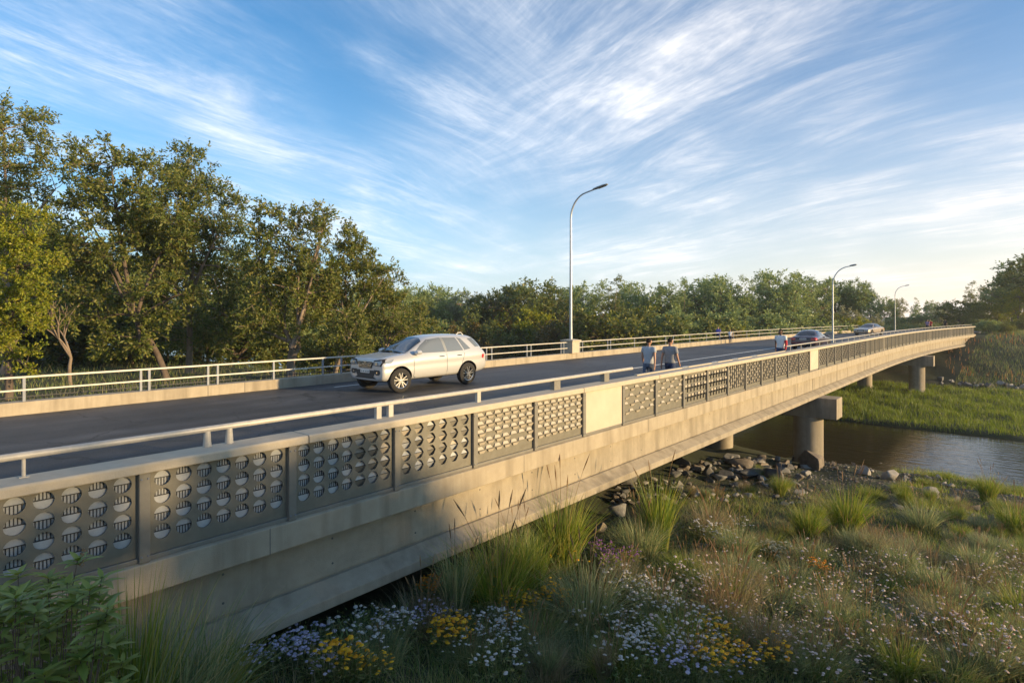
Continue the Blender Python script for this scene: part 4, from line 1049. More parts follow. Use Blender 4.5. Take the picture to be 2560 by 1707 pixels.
def tree_parts(seed, env, h0, r0, ncl, rc, ntw, nlf, ls, lw, bark, leaf, nlimb=5, lean=(0, 0), twigs=True, shell=.5, multi=1, sides=7):
    g = np.random.default_rng(seed); rd = random.Random(seed)
    env = np.array(env, float); vol = env[:, 3] * env[:, 4] * env[:, 5]; pr = vol / vol.sum()
    pts = []; md = rc * .62; tries = 0
    while len(pts) < ncl and tries < ncl * 60:
        tries += 1
        e = env[g.choice(len(env), p=pr)]
        d = unit(g.normal(size=3)); u = g.uniform() ** (shell / 1.5)
        p = e[:3] + d * e[3:] * u * .93
        if p[2] < .25: continue
        if pts and np.min(np.linalg.norm(np.array(pts) - p, axis=1)) < md: continue
        pts.append(p)
    pts = np.array(pts); cen = (env[:, :3] * pr[:, None]).sum(0)
    tb = MB(); nodes = []
    for k in range(multi):
        a0 = rd.uniform(0, 6.28); base = (math.cos(a0) * r0 * 1.2 * (multi > 1), math.sin(a0) * r0 * 1.2 * (multi > 1), -.25)
        sp = (0 if multi == 1 else .22 * h0)
        top = (lean[0] + math.cos(a0) * sp * 1.6, lean[1] + math.sin(a0) * sp * 1.6, h0)
        midp = (lean[0] * .35 + rd.uniform(-.1, .1) * h0, lean[1] * .35 + rd.uniform(-.1, .1) * h0, h0 * .5)
        tr = bez(base, midp, top, 6); rr = r0 / math.sqrt(multi)
        tb.tube(tr, [rr * (1.35 if i == 0 else 1.0 - .35 * i / 6) for i in range(7)], sides + 2, cap=False)
        nl = max(2, nlimb // multi)
        far = [pts[g.integers(len(pts))]]
        for _ in range(nl - 1):
            dd = np.min([np.linalg.norm((pts - f), axis=1) for f in far], axis=0) * (1 + .3 * g.uniform(size=len(pts)))
            far.append(pts[int(np.argmax(dd))])
        for f in far:
            tgt = np.array(top) + (f - np.array(top)) * .88
            mid = np.array(top) * .5 + tgt * .5 + np.array([rd.uniform(-.5, .5), rd.uniform(-.5, .5), rd.uniform(-.1, .7)]) * rc * 1.2
            lb = bez(top, mid, tgt, 7); rl = rr * rd.uniform(.5, .72)
            tb.tube(lb, [rl * (1 - .82 * i / 7) + .008 for i in range(8)], sides, cap=False)
            nodes += [(np.array(q), rl * (1 - .82 * i / 7) + .008) for i, q in enumerate(lb) if i >= 2]
    npos = np.array([q for q, _ in nodes])
    for p in pts:
        dd = np.linalg.norm(npos - p, axis=1) + .6 * np.maximum(0, npos[:, 2] - p[2]); j = int(np.argmin(dd))
        a = nodes[j][0]; r_ = min(nodes[j][1] * .65, .016 + .022 * np.linalg.norm(p - a))
        mid = a * .5 + p * .5 + np.array([rd.uniform(-.3, .3), rd.uniform(-.3, .3), rd.uniform(-.15, .25)]) * rc
        tb.tube(bez(a, mid, p, 4), [max(.006, r_ * (1 - .2 * i)) for i in range(5)], 5, cap=False)
    # twigs and leaves
    n = len(pts)
    out = unit(pts - cen + np.array([0, 0, .2]))
    TD = unit(g.normal(size=(n, ntw, 3)) * .85 + out[:, None] * .55 + np.array([0, 0, .25]))
    TL = rc * g.uniform(.45, 1.15, (n, ntw))
    T = g.uniform(.18, 1.0, (n, ntw, nlf))
    C = pts[:, None, None] + TD[:, :, None] * (TL[:, :, None] * T)[..., None] + g.normal(size=(n, ntw, nlf, 3)) * rc * .045
    D = unit(TD[:, :, None] * .8 + g.normal(size=(n, ntw, nlf, 3)) * .75 + np.array([0, 0, -.12]))
    cm = leaves_mesh('crown', leaf, C.reshape(-1, 3), D.reshape(-1, 3), ls, lw, g)
    if twigs:
        for i in range(n):
            for j in range(0, ntw, 3):
                tb.bar(pts[i], pts[i] + TD[i, j] * TL[i, j] * .9, .012, .012, up=(.3, .2, 1))
    tm = tb.mesh('trunk', bark, True)
    return tm, cm
def plant_tree(name, parts, loc, rz, sc, label, cat='tree', group=None):
    e = empty(name, loc, rz, label, cat, group); e.scale = sc if isinstance(sc, tuple) else (sc, sc, sc)
    link('trunk', parts[0], e); link('crown', parts[1], e)
    return e
def at_ground(px, zf, sink=.05):
    p = P(px, 785, zf); p.z = float(G(p.x, p.y)) - sink; return p
def ztop(py, zf): return EYE - (py - HY) / FPX * zf
RIGHT = Vector((CS, SN, 0))                       # across the view
# big trees behind the far railing; envelopes are in metres round the foot of each tree
def big(seed, px, zf, blobs, h0, r0, ncl, rc, ntw, nlf, ls, lw, bark, leaf, label, nlimb=6, lean=0.0, multi=1, name='broadleaf_tree', shell=.5, group='big trees behind the metal railing'):
    b = at_ground(px, zf)
    env = []
    for (bx, by, rx, rz) in blobs:                # blob centre and radii measured on the survey sheet
        c = P(bx, by, zf); d = c - b
        env.append((d.x, d.y, d.z, rx / FPX * zf, rx / FPX * zf * .85, rz / FPX * zf))
    pr = tree_parts(seed, env, h0, r0, ncl, rc, ntw, nlf, ls, lw, M[bark], M[leaf], nlimb, (RIGHT.x * lean, RIGHT.y * lean), multi=multi, shell=shell)
    return plant_tree(name, pr, b, 0, 1.0, label, group=group)
big(11, 10, 31, [(30, 330, 95, 95), (60, 420, 110, 90), (-60, 480, 150, 150), (130, 520, 60, 70)], 5.5, .22, 70, .95, 16, 13, .20, .085, 'bark', 'leaf_olive', 'tallest tree, thin topped, at the left edge behind the yellow-green one')
big(12, 20, 22.5, [(30, 640, 110, 150), (20, 790, 125, 120), (-90, 700, 120, 190), (60, 880, 80, 60)], 1.6, .16, 110, .55, 20, 16, .11, .055, 'bark_dark', 'leaf_yellowgreen', 'sunlit yellow-green bushy tree at the left edge', shell=.7)
big(13, 420, 29, [(260, 440, 95, 95), (345, 400, 50, 80), (250, 590, 140, 120), (380, 560, 120, 130), (170, 640, 80, 100), (230, 760, 100, 80), (400, 730, 90, 80), (320, 850, 110, 50)], 3.0, .17, 165, .80, 15, 12, .21, .09, 'bark_dark', 'leaf_olive', 'broad tree with a leaning dark trunk and a pointed leafy top', lean=-1.6, nlimb=7)
big(14, 470, 32, [(460, 440, 85, 75), (520, 540, 90, 100), (440, 600, 120, 110), (560, 620, 70, 90), (600, 720, 60, 70), (540, 800, 80, 70), (450, 830, 80, 60)], 4.0, .18, 150, .85, 15, 12, .20, .085, 'bark', 'leaf_deep', 'round-headed tree with pale upper limbs beside the leaning trunk', nlimb=7)
big(15, 720, 29, [(690, 570, 62, 70), (780, 570, 60, 62), (690, 680, 90, 90), (770, 690, 80, 90), (650, 790, 80, 60), (720, 800, 90, 60)], 1.6, .30, 120, .70, 14, 11, .18, .08, 'bark', 'leaf_olive', 'many-stemmed tree with bare curving trunks left of the silver SUV', multi=4, nlimb=9)
big(16, 830, 31, [(875, 600, 48, 55), (890, 670, 70, 70), (830, 740, 60, 80), (930, 700, 55, 60)], 2.2, .17, 75, .70, 14, 12, .17, .075, 'bark', 'leaf_olive', 'slender pale-barked tree with a small tufted top above the SUV bonnet', multi=2, nlimb=6, lean=.6)
big(17, 965, 33, [(965, 720, 55, 60), (940, 790, 60, 60), (1000, 800, 60, 60)], 1.8, .10, 60, .62, 14, 11, .15, .07, 'bark', 'leaf_olive', 'young tree with a thin forked stem just left of the SUV roof', nlimb=4)
big(18, 1045, 36, [(1040, 800, 45, 55), (1010, 840, 50, 40)], 1.4, .08, 40, .55, 14, 11, .15, .07, 'bark', 'leaf_olive', 'last small leafy tree of the roadside trees, right above the SUV roof', nlimb=3)
big(19, 880, 27.5, [(875, 830, 50, 60), (900, 880, 50, 35)], 1.3, .07, 32, .5, 13, 11, .14, .065, 'bark_dark', 'leaf_olive', 'low young tree with a thin dark stem at the railing before the SUV', nlimb=3)
# an almost bare little tree
b = at_ground(178, 27); g_ = MB(); rd = random.Random(4)
def twig(p, d, L, r_, dep):
    q = p + d * L; m_ = (p + q) / 2 + Vector((rd.uniform(-.1, .1), rd.uniform(-.1, .1), rd.uniform(0, .1))) * L
    g_.tube(bez(p, m_, q, 4), [r_ * (1 - .09 * i) for i in range(5)], 6, cap=False)
    if dep:
        for k in range(3 if dep > 2 else 2):
            a = rd.uniform(-.75, .75); bb_ = rd.uniform(-.4, .4)
            nd = (d + RIGHT * a + Vector((-SN, CS, 0)) * bb_ + Vector((0, 0, .25))).normalized()
            twig(q, nd, L * rd.uniform(.6, .85), r_ * .58, dep - 1)
twig(Vector((0, 0, -.1)), Vector((-.02, 0, 1)), 1.5, .10, 4)
bt = empty('bare_tree', b, 0, 'small nearly bare tree with forked pale branches beside the yellow-green tree', 'tree')
link('trunk', g_.mesh('trunk', M['bark'], True), bt)
# far trees: a few kinds, each tree its own size and turn
kinds = []
def dome(h, r_, k, seed):
    g = random.Random(seed); e = [(0, 0, h * .62, r_ * .8, r_ * .8, h * .36)]
    for _ in range(k):
        a = g.uniform(0, 6.28); d = r_ * g.uniform(.3, .62)
        e.append((math.cos(a) * d, math.sin(a) * d, h * g.uniform(.3, .78), r_ * g.uniform(.35, .55), r_ * g.uniform(.35, .55), h * g.uniform(.14, .24)))
    return e
for s, (h, r_, n) in enumerate(((11, 4.2, 85), (10, 3.6, 75), (12, 3.9, 85), (9, 4.4, 80), (11.5, 3.4, 75))):
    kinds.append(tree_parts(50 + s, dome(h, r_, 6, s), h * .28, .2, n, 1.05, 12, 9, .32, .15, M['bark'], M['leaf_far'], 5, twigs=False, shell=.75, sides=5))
for s, (h, r_, n) in enumerate(((12.5, 2.5, 70), (11, 3.0, 60))):
    e_ = [(0, 0, h * .5, r_, r_, h * .34), (0, 0, h * .78, r_ * .55, r_ * .55, h * .22), (r_ * .5, 0, h * .4, r_ * .6, r_ * .6, h * .2)]
    kinds.append(tree_parts(70 + s, e_, h * .2, .17, n, .95, 12, 9, .28, .11, M['bark'], M['leaf_far'], 5, twigs=False, shell=.8, sides=5))
shrubk = []
for s, (h, r_) in enumerate(((4.2, 2.6), (3.4, 2.8), (5.0, 2.4))):
    shrubk.append(tree_parts(80 + s, [(0, 0, h * .5, r_, r_, h * .46), (r_ * .4, 0, h * .7, r_ * .5, r_ * .5, h * .3)], .5, .1, 75, .62, 13, 11, .19, .09, M['bark_dark'], M['leaf_far'], 5, twigs=False, shell=.8, sides=5))
def retone(pr, leaf, key={}):
    k = (pr[1].name, leaf)
    if k not in key:
        m_ = pr[1].copy(); m_.materials.clear(); m_.materials.append(M[leaf]); key[k] = (pr[0], m_)
    return key[k]
ORD = ['first', 'second', 'third', 'fourth', 'fifth', 'sixth', 'seventh', 'eighth', 'ninth', 'tenth', 'eleventh', 'twelfth', 'thirteenth', 'fourteenth', 'fifteenth']
TONE = {'leaf_far': 'olive green', 'leaf_deep': 'dark green', 'leaf_grey': 'silvery grey', 'leaf_autumn': 'russet', 'leaf_yellowgreen': 'yellow-green', 'leaf_olive': 'mid green'}
LAND = [(0, 700, 'behind the big roadside trees'), (700, 1010, 'behind the SUV bonnet'), (1010, 1225, 'above the SUV roof'), (1225, 1427, 'left of the lamp plinth'), (1427, 1600, 'right of the tall lamp'), (1600, 1790, 'behind the walking pair'),
        (1790, 1960, 'behind the person in white'), (1960, 2110, 'behind the dark sedan'), (2110, 2290, 'behind the bronze car'), (2290, 2600, 'beyond the far end of the bridge')]
far_list = []
def far_tree(px, zf, top, kind, leaf='leaf_far', wide=1.0, shrub=False):
    far_list.append((px, zf, top, kind, leaf, wide, shrub))
# (sight line, distance, height of its top on the sheet)
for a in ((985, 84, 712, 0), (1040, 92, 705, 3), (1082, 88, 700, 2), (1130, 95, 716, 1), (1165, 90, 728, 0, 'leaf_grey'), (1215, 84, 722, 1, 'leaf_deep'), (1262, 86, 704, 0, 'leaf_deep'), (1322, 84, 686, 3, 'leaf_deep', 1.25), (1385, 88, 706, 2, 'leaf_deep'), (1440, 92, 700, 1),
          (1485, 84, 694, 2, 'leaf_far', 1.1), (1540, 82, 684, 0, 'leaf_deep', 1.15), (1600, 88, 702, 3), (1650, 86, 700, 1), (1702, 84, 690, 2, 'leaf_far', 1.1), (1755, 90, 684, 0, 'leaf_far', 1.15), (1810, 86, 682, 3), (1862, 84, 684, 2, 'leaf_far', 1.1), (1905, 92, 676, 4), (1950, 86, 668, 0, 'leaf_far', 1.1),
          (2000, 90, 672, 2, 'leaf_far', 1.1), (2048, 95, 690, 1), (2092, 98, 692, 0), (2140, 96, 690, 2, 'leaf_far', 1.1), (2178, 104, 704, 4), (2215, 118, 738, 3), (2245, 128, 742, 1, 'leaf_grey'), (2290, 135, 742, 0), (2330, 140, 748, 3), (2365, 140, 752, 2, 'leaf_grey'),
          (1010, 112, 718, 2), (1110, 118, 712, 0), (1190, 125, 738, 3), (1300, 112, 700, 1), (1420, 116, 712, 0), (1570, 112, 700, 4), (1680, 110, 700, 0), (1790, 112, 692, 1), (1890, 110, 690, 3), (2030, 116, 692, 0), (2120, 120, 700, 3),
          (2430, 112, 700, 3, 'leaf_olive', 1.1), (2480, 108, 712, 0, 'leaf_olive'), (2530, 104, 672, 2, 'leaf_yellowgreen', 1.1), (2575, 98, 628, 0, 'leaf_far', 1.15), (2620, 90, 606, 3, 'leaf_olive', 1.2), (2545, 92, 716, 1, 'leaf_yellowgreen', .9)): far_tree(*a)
for a in ((1075, 74, 790, 0), (1150, 72, 800, 1, 'leaf_autumn'), (1195, 76, 760, 2, 'leaf_deep'), (1240, 74, 800, 0, 'leaf_deep'), (1262, 80, 752, 2, 'leaf_autumn'), (1325, 78, 760, 0, 'leaf_yellowgreen'), (1365, 74, 810, 1, 'leaf_deep'), (1430, 72, 775, 0, 'leaf_autumn', 1.1),
          (1480, 70, 760, 2, 'leaf_olive', 1.2), (1555, 70, 750, 0, 'leaf_olive', 1.4), (1610, 70, 780, 1, 'leaf_olive', 1.2), (1655, 76, 770, 2, 'leaf_deep', 1.3), (1715, 74, 760, 0, 'leaf_far', 1.3), (1765, 74, 780, 1, 'leaf_olive', 1.2), (1822, 72, 812, 1, 'leaf_autumn'), (1842, 73, 790, 2, 'leaf_yellowgreen'),
          (1890, 76, 770, 0, 'leaf_far', 1.3), (1945, 78, 770, 2, 'leaf_deep', 1.2), (2000, 82, 765, 1, 'leaf_far', 1.3), (2060, 86, 770, 0, 'leaf_deep', 1.2), (2120, 88, 760, 2, 'leaf_grey', 1.0), (2135, 84, 790, 1, 'leaf_yellowgreen'), (2190, 92, 780, 2, 'leaf_grey', .8), (2235, 112, 790, 0, 'leaf_far', 1.3),
          (2295, 116, 780, 1, 'leaf_far', 1.4), (2350, 118, 772, 0, 'leaf_grey', 1.2), (2405, 100, 745, 0, 'leaf_olive', 1.3), (2450, 88, 795, 1, 'leaf_deep', 1.2), (2500, 84, 800, 1, 'leaf_deep', 1.2), (2440, 92, 770, 2, 'leaf_olive', 1.2), (2560, 88, 790, 1, 'leaf_olive', 1.2), (2490, 100, 735, 2, 'leaf_yellowgreen', 1.4), (2474, 79.5, 797, 1, 'leaf_far', 1.1), (2515, 78, 806, 0, 'leaf_olive', 1.1)): far_tree(*a, **({'shrub': True}) if len(a) >= 6 else dict(shrub=True))
# greenery low behind the big roadside trees and along the bank
for a in ((-40, 36, 700, 0, 'leaf_deep', 1.2), (60, 38, 640, 2, 'leaf_deep', 1.2), (150, 37, 690, 0, 'leaf_deep', 1.2), (250, 40, 700, 1, 'leaf_deep', 1.3), (330, 38, 740, 0, 'leaf_deep', 1.2), (420, 42, 720, 2, 'leaf_deep', 1.2), (520, 40, 740, 1, 'leaf_deep', 1.2), (590, 44, 720, 0, 'leaf_deep', 1.2),
          (660, 48, 760, 0, 'leaf_olive', 1.1), (850, 50, 770, 2, 'leaf_olive', 1.1), (930, 52, 790, 0, 'leaf_olive', 1.1), (790, 62, 780, 0, 'leaf_far', 1.1), (740, 72, 740, 2, 'leaf_far', 1.2), (1010, 56, 800, 1, 'leaf_olive', 1.1)): far_tree(*a, shrub=True)
for a in ((-80, 48, 420, 0, 'leaf_deep'), (40, 52, 470, 2, 'leaf_deep'), (150, 50, 560, 0, 'leaf_deep', 1.1), (260, 54, 540, 3, 'leaf_deep'), (360, 50, 520, 2, 'leaf_deep'), (470, 55, 560, 0, 'leaf_deep'), (570, 52, 600, 1, 'leaf_deep'), (640, 60, 640, 3, 'leaf_olive'), (720, 70, 650, 0, 'leaf_far'), (800, 76, 660, 2, 'leaf_far'), (880, 80, 690, 1, 'leaf_far'), (940, 84, 700, 3, 'leaf_far')): far_tree(*a)
far_list.sort(key=lambda a: a[0])
cnt = {}
rt = random.Random(12)
for (px, zf, top, kind, leaf, wide, shrub) in far_list:
    b = at_ground(px, zf, .15)
    H = ztop(top, zf) - b.z
    base = (shrubk if shrub else kinds)[kind % 3 if shrub else (kind + (5 - kind + (int(px) % 2) if int(px) % 7 < 2 else 0)) % 7]
    h_ = max(v[2] for v in base[1].vertices[0:1] and [(0, 0, 1)])
    if 'H' not in base[1]: base[1]['H'] = float(max(v.co.z for v in base[1].vertices))
    s = H / base[1]['H']
    w_ = s * wide
    if not shrub: w_ = max(w_, s * .9)
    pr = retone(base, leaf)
    where = next((n for a, b_, n in LAND if a <= px < b_), 'behind the big roadside trees')
    kd = 'shrub' if shrub else 'tree'
    key = (TONE[leaf], kd, where); cnt[key] = cnt.get(key, 0) + 1
    lab = f"{TONE[leaf]} {kd} {where}" + ('' if sum(1 for q in far_list if (TONE[q[4]], 'shrub' if q[6] else 'tree', next((n for a, b_, n in LAND if a <= q[0] < b_), 'behind the big roadside trees')) == key) == 1 else f", {ORD[cnt[key]-1]} such from the left")
    plant_tree('river_shrub' if shrub else 'far_tree', pr, b, rt.uniform(0, 6.28), (w_, w_, s), lab, kd, 'shrubs in front of the treeline' if shrub else 'trees of the far treeline')
# trees on the near bank to the right, out of the picture: their shade lies over the meadow and the near parapet
SHADE = ((10.5, -3, 8.6), (12, 1.5, 8.9), (10, 5.5, 8.7), (12.5, 9, 8.9), (9.5, 10.5, 7.6), (14.5, 5, 9.2), (15, 12.5, 8.8), (13, -6, 9.0))
SL = ['nearest shade tree beside the meadow', 'second shade tree along the meadow edge', 'shade tree in the middle of the meadow edge', 'broad shade tree behind the middle one', 'lowest shade tree at the meadow edge', 'tallest shade tree behind the meadow edge', 'shade tree closest to the river', 'shade tree furthest from the river']
for k, (x, y, h) in enumerate(SHADE):
    base = kinds[k % 5]; s = h / base[1]['H'] if 'H' in base[1] else h / 11
    plant_tree('shade_tree', retone(base, 'leaf_olive'), (x, y, float(G(x, y)) - .6), k * 1.1, (s * 1.15, s * 1.15, s), SL[k], group='trees beside the meadow')

# ---------------------------------------------------------------- grass and flowers
def blades(n, pos, h, w, lean, g, az=None, seg=3, name='grass', mt=None):
    az = g.uniform(0, 2 * np.pi, n) if az is None else az
    d = np.stack([np.cos(az), np.sin(az), np.zeros(n)], 1)
    fa = az + g.uniform(-1.2, 1.2, n) + np.pi / 2
    s = np.stack([np.cos(fa), np.sin(fa), np.zeros(n)], 1)
    V = []
    for i in range(seg + 1):
        t = i / seg
        p = pos + d * (lean * h * t ** 1.8)[:, None]
        p[:, 2] += h * t * (1 - .28 * lean * t)
        wd = (w * (1 - t) ** .75 + .0006)[:, None] * .5
        V += [p - s * wd, p + s * wd]
    V = np.stack(V, 1)                                       # n, 2(seg+1), 3
    k = 2 * (seg + 1)
    q = np.array([[2 * i, 2 * i + 1, 2 * i + 3, 2 * i + 2] for i in range(seg)])
    F = (np.arange(n)[:, None, None] * k + q[None]).reshape(-1, 4)
    return V.reshape(-1, 3), F
def scatter(n, x0, x1, y0, y1, g, keep=None):
    x = g.uniform(x0, x1, n); y = g.uniform(y0, y1, n)
    if keep is not None:
        k = keep(x, y); x, y = x[k], y[k]
    return np.stack([x, y, G(x, y)], 1)
def inview(x, y, m=.6):
    zf = -SN * x + CS * y; xr = CS * x + SN * y
    return (zf > 3.5) & (np.abs(xr) < zf * .90 + m)
def clump(x, y, f, s=0.0): return np.sin(x * f + s) * np.sin(y * f * 1.13 + s * 2) + .6 * np.sin((x + y) * f * 1.9 + s) * np.sin((x - y) * f * 1.7 + 1 + s)
EAST = lambda x, y: inview(x, y) & (x > -7.6)
def stuff_grass(name, n, box, hr, wr, lr, mt, keep, label, seed, seg=3, cat='grass', zoff=0.0):
    g = np.random.default_rng(seed)
    p = scatter(n, *box, g, keep); k = len(p); p[:, 2] -= .02 - zoff
    V, F = blades(k, p, g.uniform(*hr, k) * (1 + .35 * clump(p[:, 0], p[:, 1], 1.3, seed)), g.uniform(*wr, k), g.uniform(*lr, k), g, seg=seg)
    o = link(name, mesh_from(name, V, F, [M[mt]])); return tag(o, label, cat, kind='stuff')
def dens(f, s, thr): return lambda x, y: EAST(x, y) & (clump(x, y, f, s) > thr)
stuff_grass('meadow_grass', 210000, (-7.6, 4, -1, 22), (.08, .27), (.006, .012), (.2, .9), 'grass_meadow', lambda x, y: EAST(x, y) & (rng.uniform(size=len(x)) < np.clip(1.45 - y / 16, .25, 1)), 'short mixed grass covering the meadow beside the bridge', 3)
stuff_grass('bank_grass', 42000, (-7.6, 8, 16, 35.5), (.12, .32), (.010, .02), (.2, .8), 'grass_tuft', lambda x, y: EAST(x, y) & ((clump(x, y, .8, 2) > -.05) | (y > 33.5)) & ((x > -3.5) | (y < 20)), 'greener grass on the low bank by the water', 5)
stuff_grass('dry_grass', 7000, (-7.6, 4, 0, 26), (.25, .55), (.004, .008), (.3, 1.0), 'grass_tan', dens(.9, 4, .1), 'dry straw-coloured grass mixed through the meadow', 6)
stuff_grass('reed_grass', 9000, (-7, 8, 33.2, 36.8), (.2, .5), (.012, .022), (.1, .5), 'grass_tuft', lambda x, y: EAST(x, y) & (x > -4.5), 'fringe of tall grass along the near waterline', 8)
stuff_grass('marsh_grass', 70000, (-20, 16, 48.9, 76), (.22, .5), (.022, .042), (.1, .55), 'grass_bank', lambda x, y: inview(x, y) & (x > -17), 'lush bright green grass on the flat far bank', 9, seg=2)
stuff_grass('hill_grass', 42000, (-10, 34, 74, 118), (.2, .6), (.025, .05), (.1, .5), 'grass_hill', lambda x, y: inview(x, y) & (x > -6 + .0013 * np.maximum(0, y - 48) ** 2), 'tall dry grass on the hillside beyond the far bank', 10, seg=2)
stuff_grass('verge_grass', 16000, (-60, -19.5, 2, 30), (.2, .5), (.015, .03), (.2, .8), 'grass_meadow', lambda x, y: inview(x, y), 'dark grass on the bank behind the metal railing', 11)
stuff_grass('tawny_grass', 16000, (-42, -8, 98, 150), (.5, 1.1), (.05, .09), (.1, .5), 'grass_hill', lambda x, y: inview(x, y) & (x < -20 + .0013 * np.maximum(0, y - 48) ** 2), 'tawny grass verge beyond the bronze car', 12, seg=2)
# russet seed spikes on the hillside
g = np.random.default_rng(31); p = scatter(1900, -6, 30, 79, 100, g, lambda x, y: inview(x, y) & (clump(x, y, .28, 1) > .15)); k = len(p)
p[:, 2] += .3
V, F = blades(k, p, g.uniform(.3, .7, k), g.uniform(.035, .07, k), g.uniform(0, .25, k), g, seg=2)
tag(link('seed_spikes', mesh_from('seed_spikes', V, F, [M['seed_red']])), 'russet seed heads standing over the hillside grass', 'seed heads', kind='stuff')

def tuft_parts(seed, n, h, spread, lean, w, ns=8, hs=1.35):
    g = np.random.default_rng(seed)
    az = g.uniform(0, 2 * np.pi, n); r_ = spread * np.sqrt(g.uniform(0, 1, n)) * .35
    pos = np.stack([np.cos(az) * r_, np.sin(az) * r_, np.full(n, -.03)], 1)
    ln_ = lean * (.15 + g.uniform(0, 1, n) ** 1.3)
    V, F = blades(n, pos, h * g.uniform(.5, 1.05, n), w * g.uniform(.7, 1.3, n), ln_, g, az + g.normal(0, .5, n), seg=4)
    # seed stalks
    m_ = MB(); rd = random.Random(seed)
    for _ in range(ns):
        a = rd.uniform(0, 6.28); L = h * hs * rd.uniform(.75, 1.1); ln = rd.uniform(.05, .35) * L
        p = [(math.cos(a) * .05 + math.cos(a) * ln * t * t, math.sin(a) * .05 + math.sin(a) * ln * t * t, L * t) for t in (0, .3, .6, .85, 1)]
        m_.tube(p[:4], .0022, 4, cap=False); m_.tube([p[3], ((p[3][0] + p[4][0]) / 2, (p[3][1] + p[4][1]) / 2, (p[3][2] + p[4][2]) / 2), p[4]], [.004, .009, .002], 5, cap=False)
    return V, F, m_
TUFT = {}
def tuft_meshes(var, leaf):
    k = (var, leaf)
    if k not in TUFT:
        V, F, m_ = tuft_parts(*[(201, 620, 1.0, .55, .6, .012, 5), (202, 560, .8, .75, .95, .011, 5), (203, 380, .6, .8, 1.1, .008, 10), (204, 360, 1.15, .4, .38, .014, 3), (205, 620, .5, .9, 1.0, .009, 2)][var])
        TUFT[k] = (mesh_from('blades', V, F, [M[leaf]]), m_.mesh('seed_stalks', M['seed_tan']))
    return TUFT[k]
def tuft(p, var, leaf, H, label, group, wide=1.0, rz=0.0, name='grass_tuft'):
    nat = (1.0, .8, .6, 1.15, .5)[var]; s = H / nat
    e = empty(name, p, rz, label, 'grass tuft', group); e.scale = (s * wide, s * wide, s)
    bm_, sm_ = tuft_meshes(var, leaf); link('blades', bm_, e)
    if name != 'long_grass': link('seed_stalks', sm_, e)
    return e
def size_at(p, dpx):                               # height in metres of something dpx tall on the sheet
    zf = -SN * p.x + CS * p.y; return dpx / FPX * zf
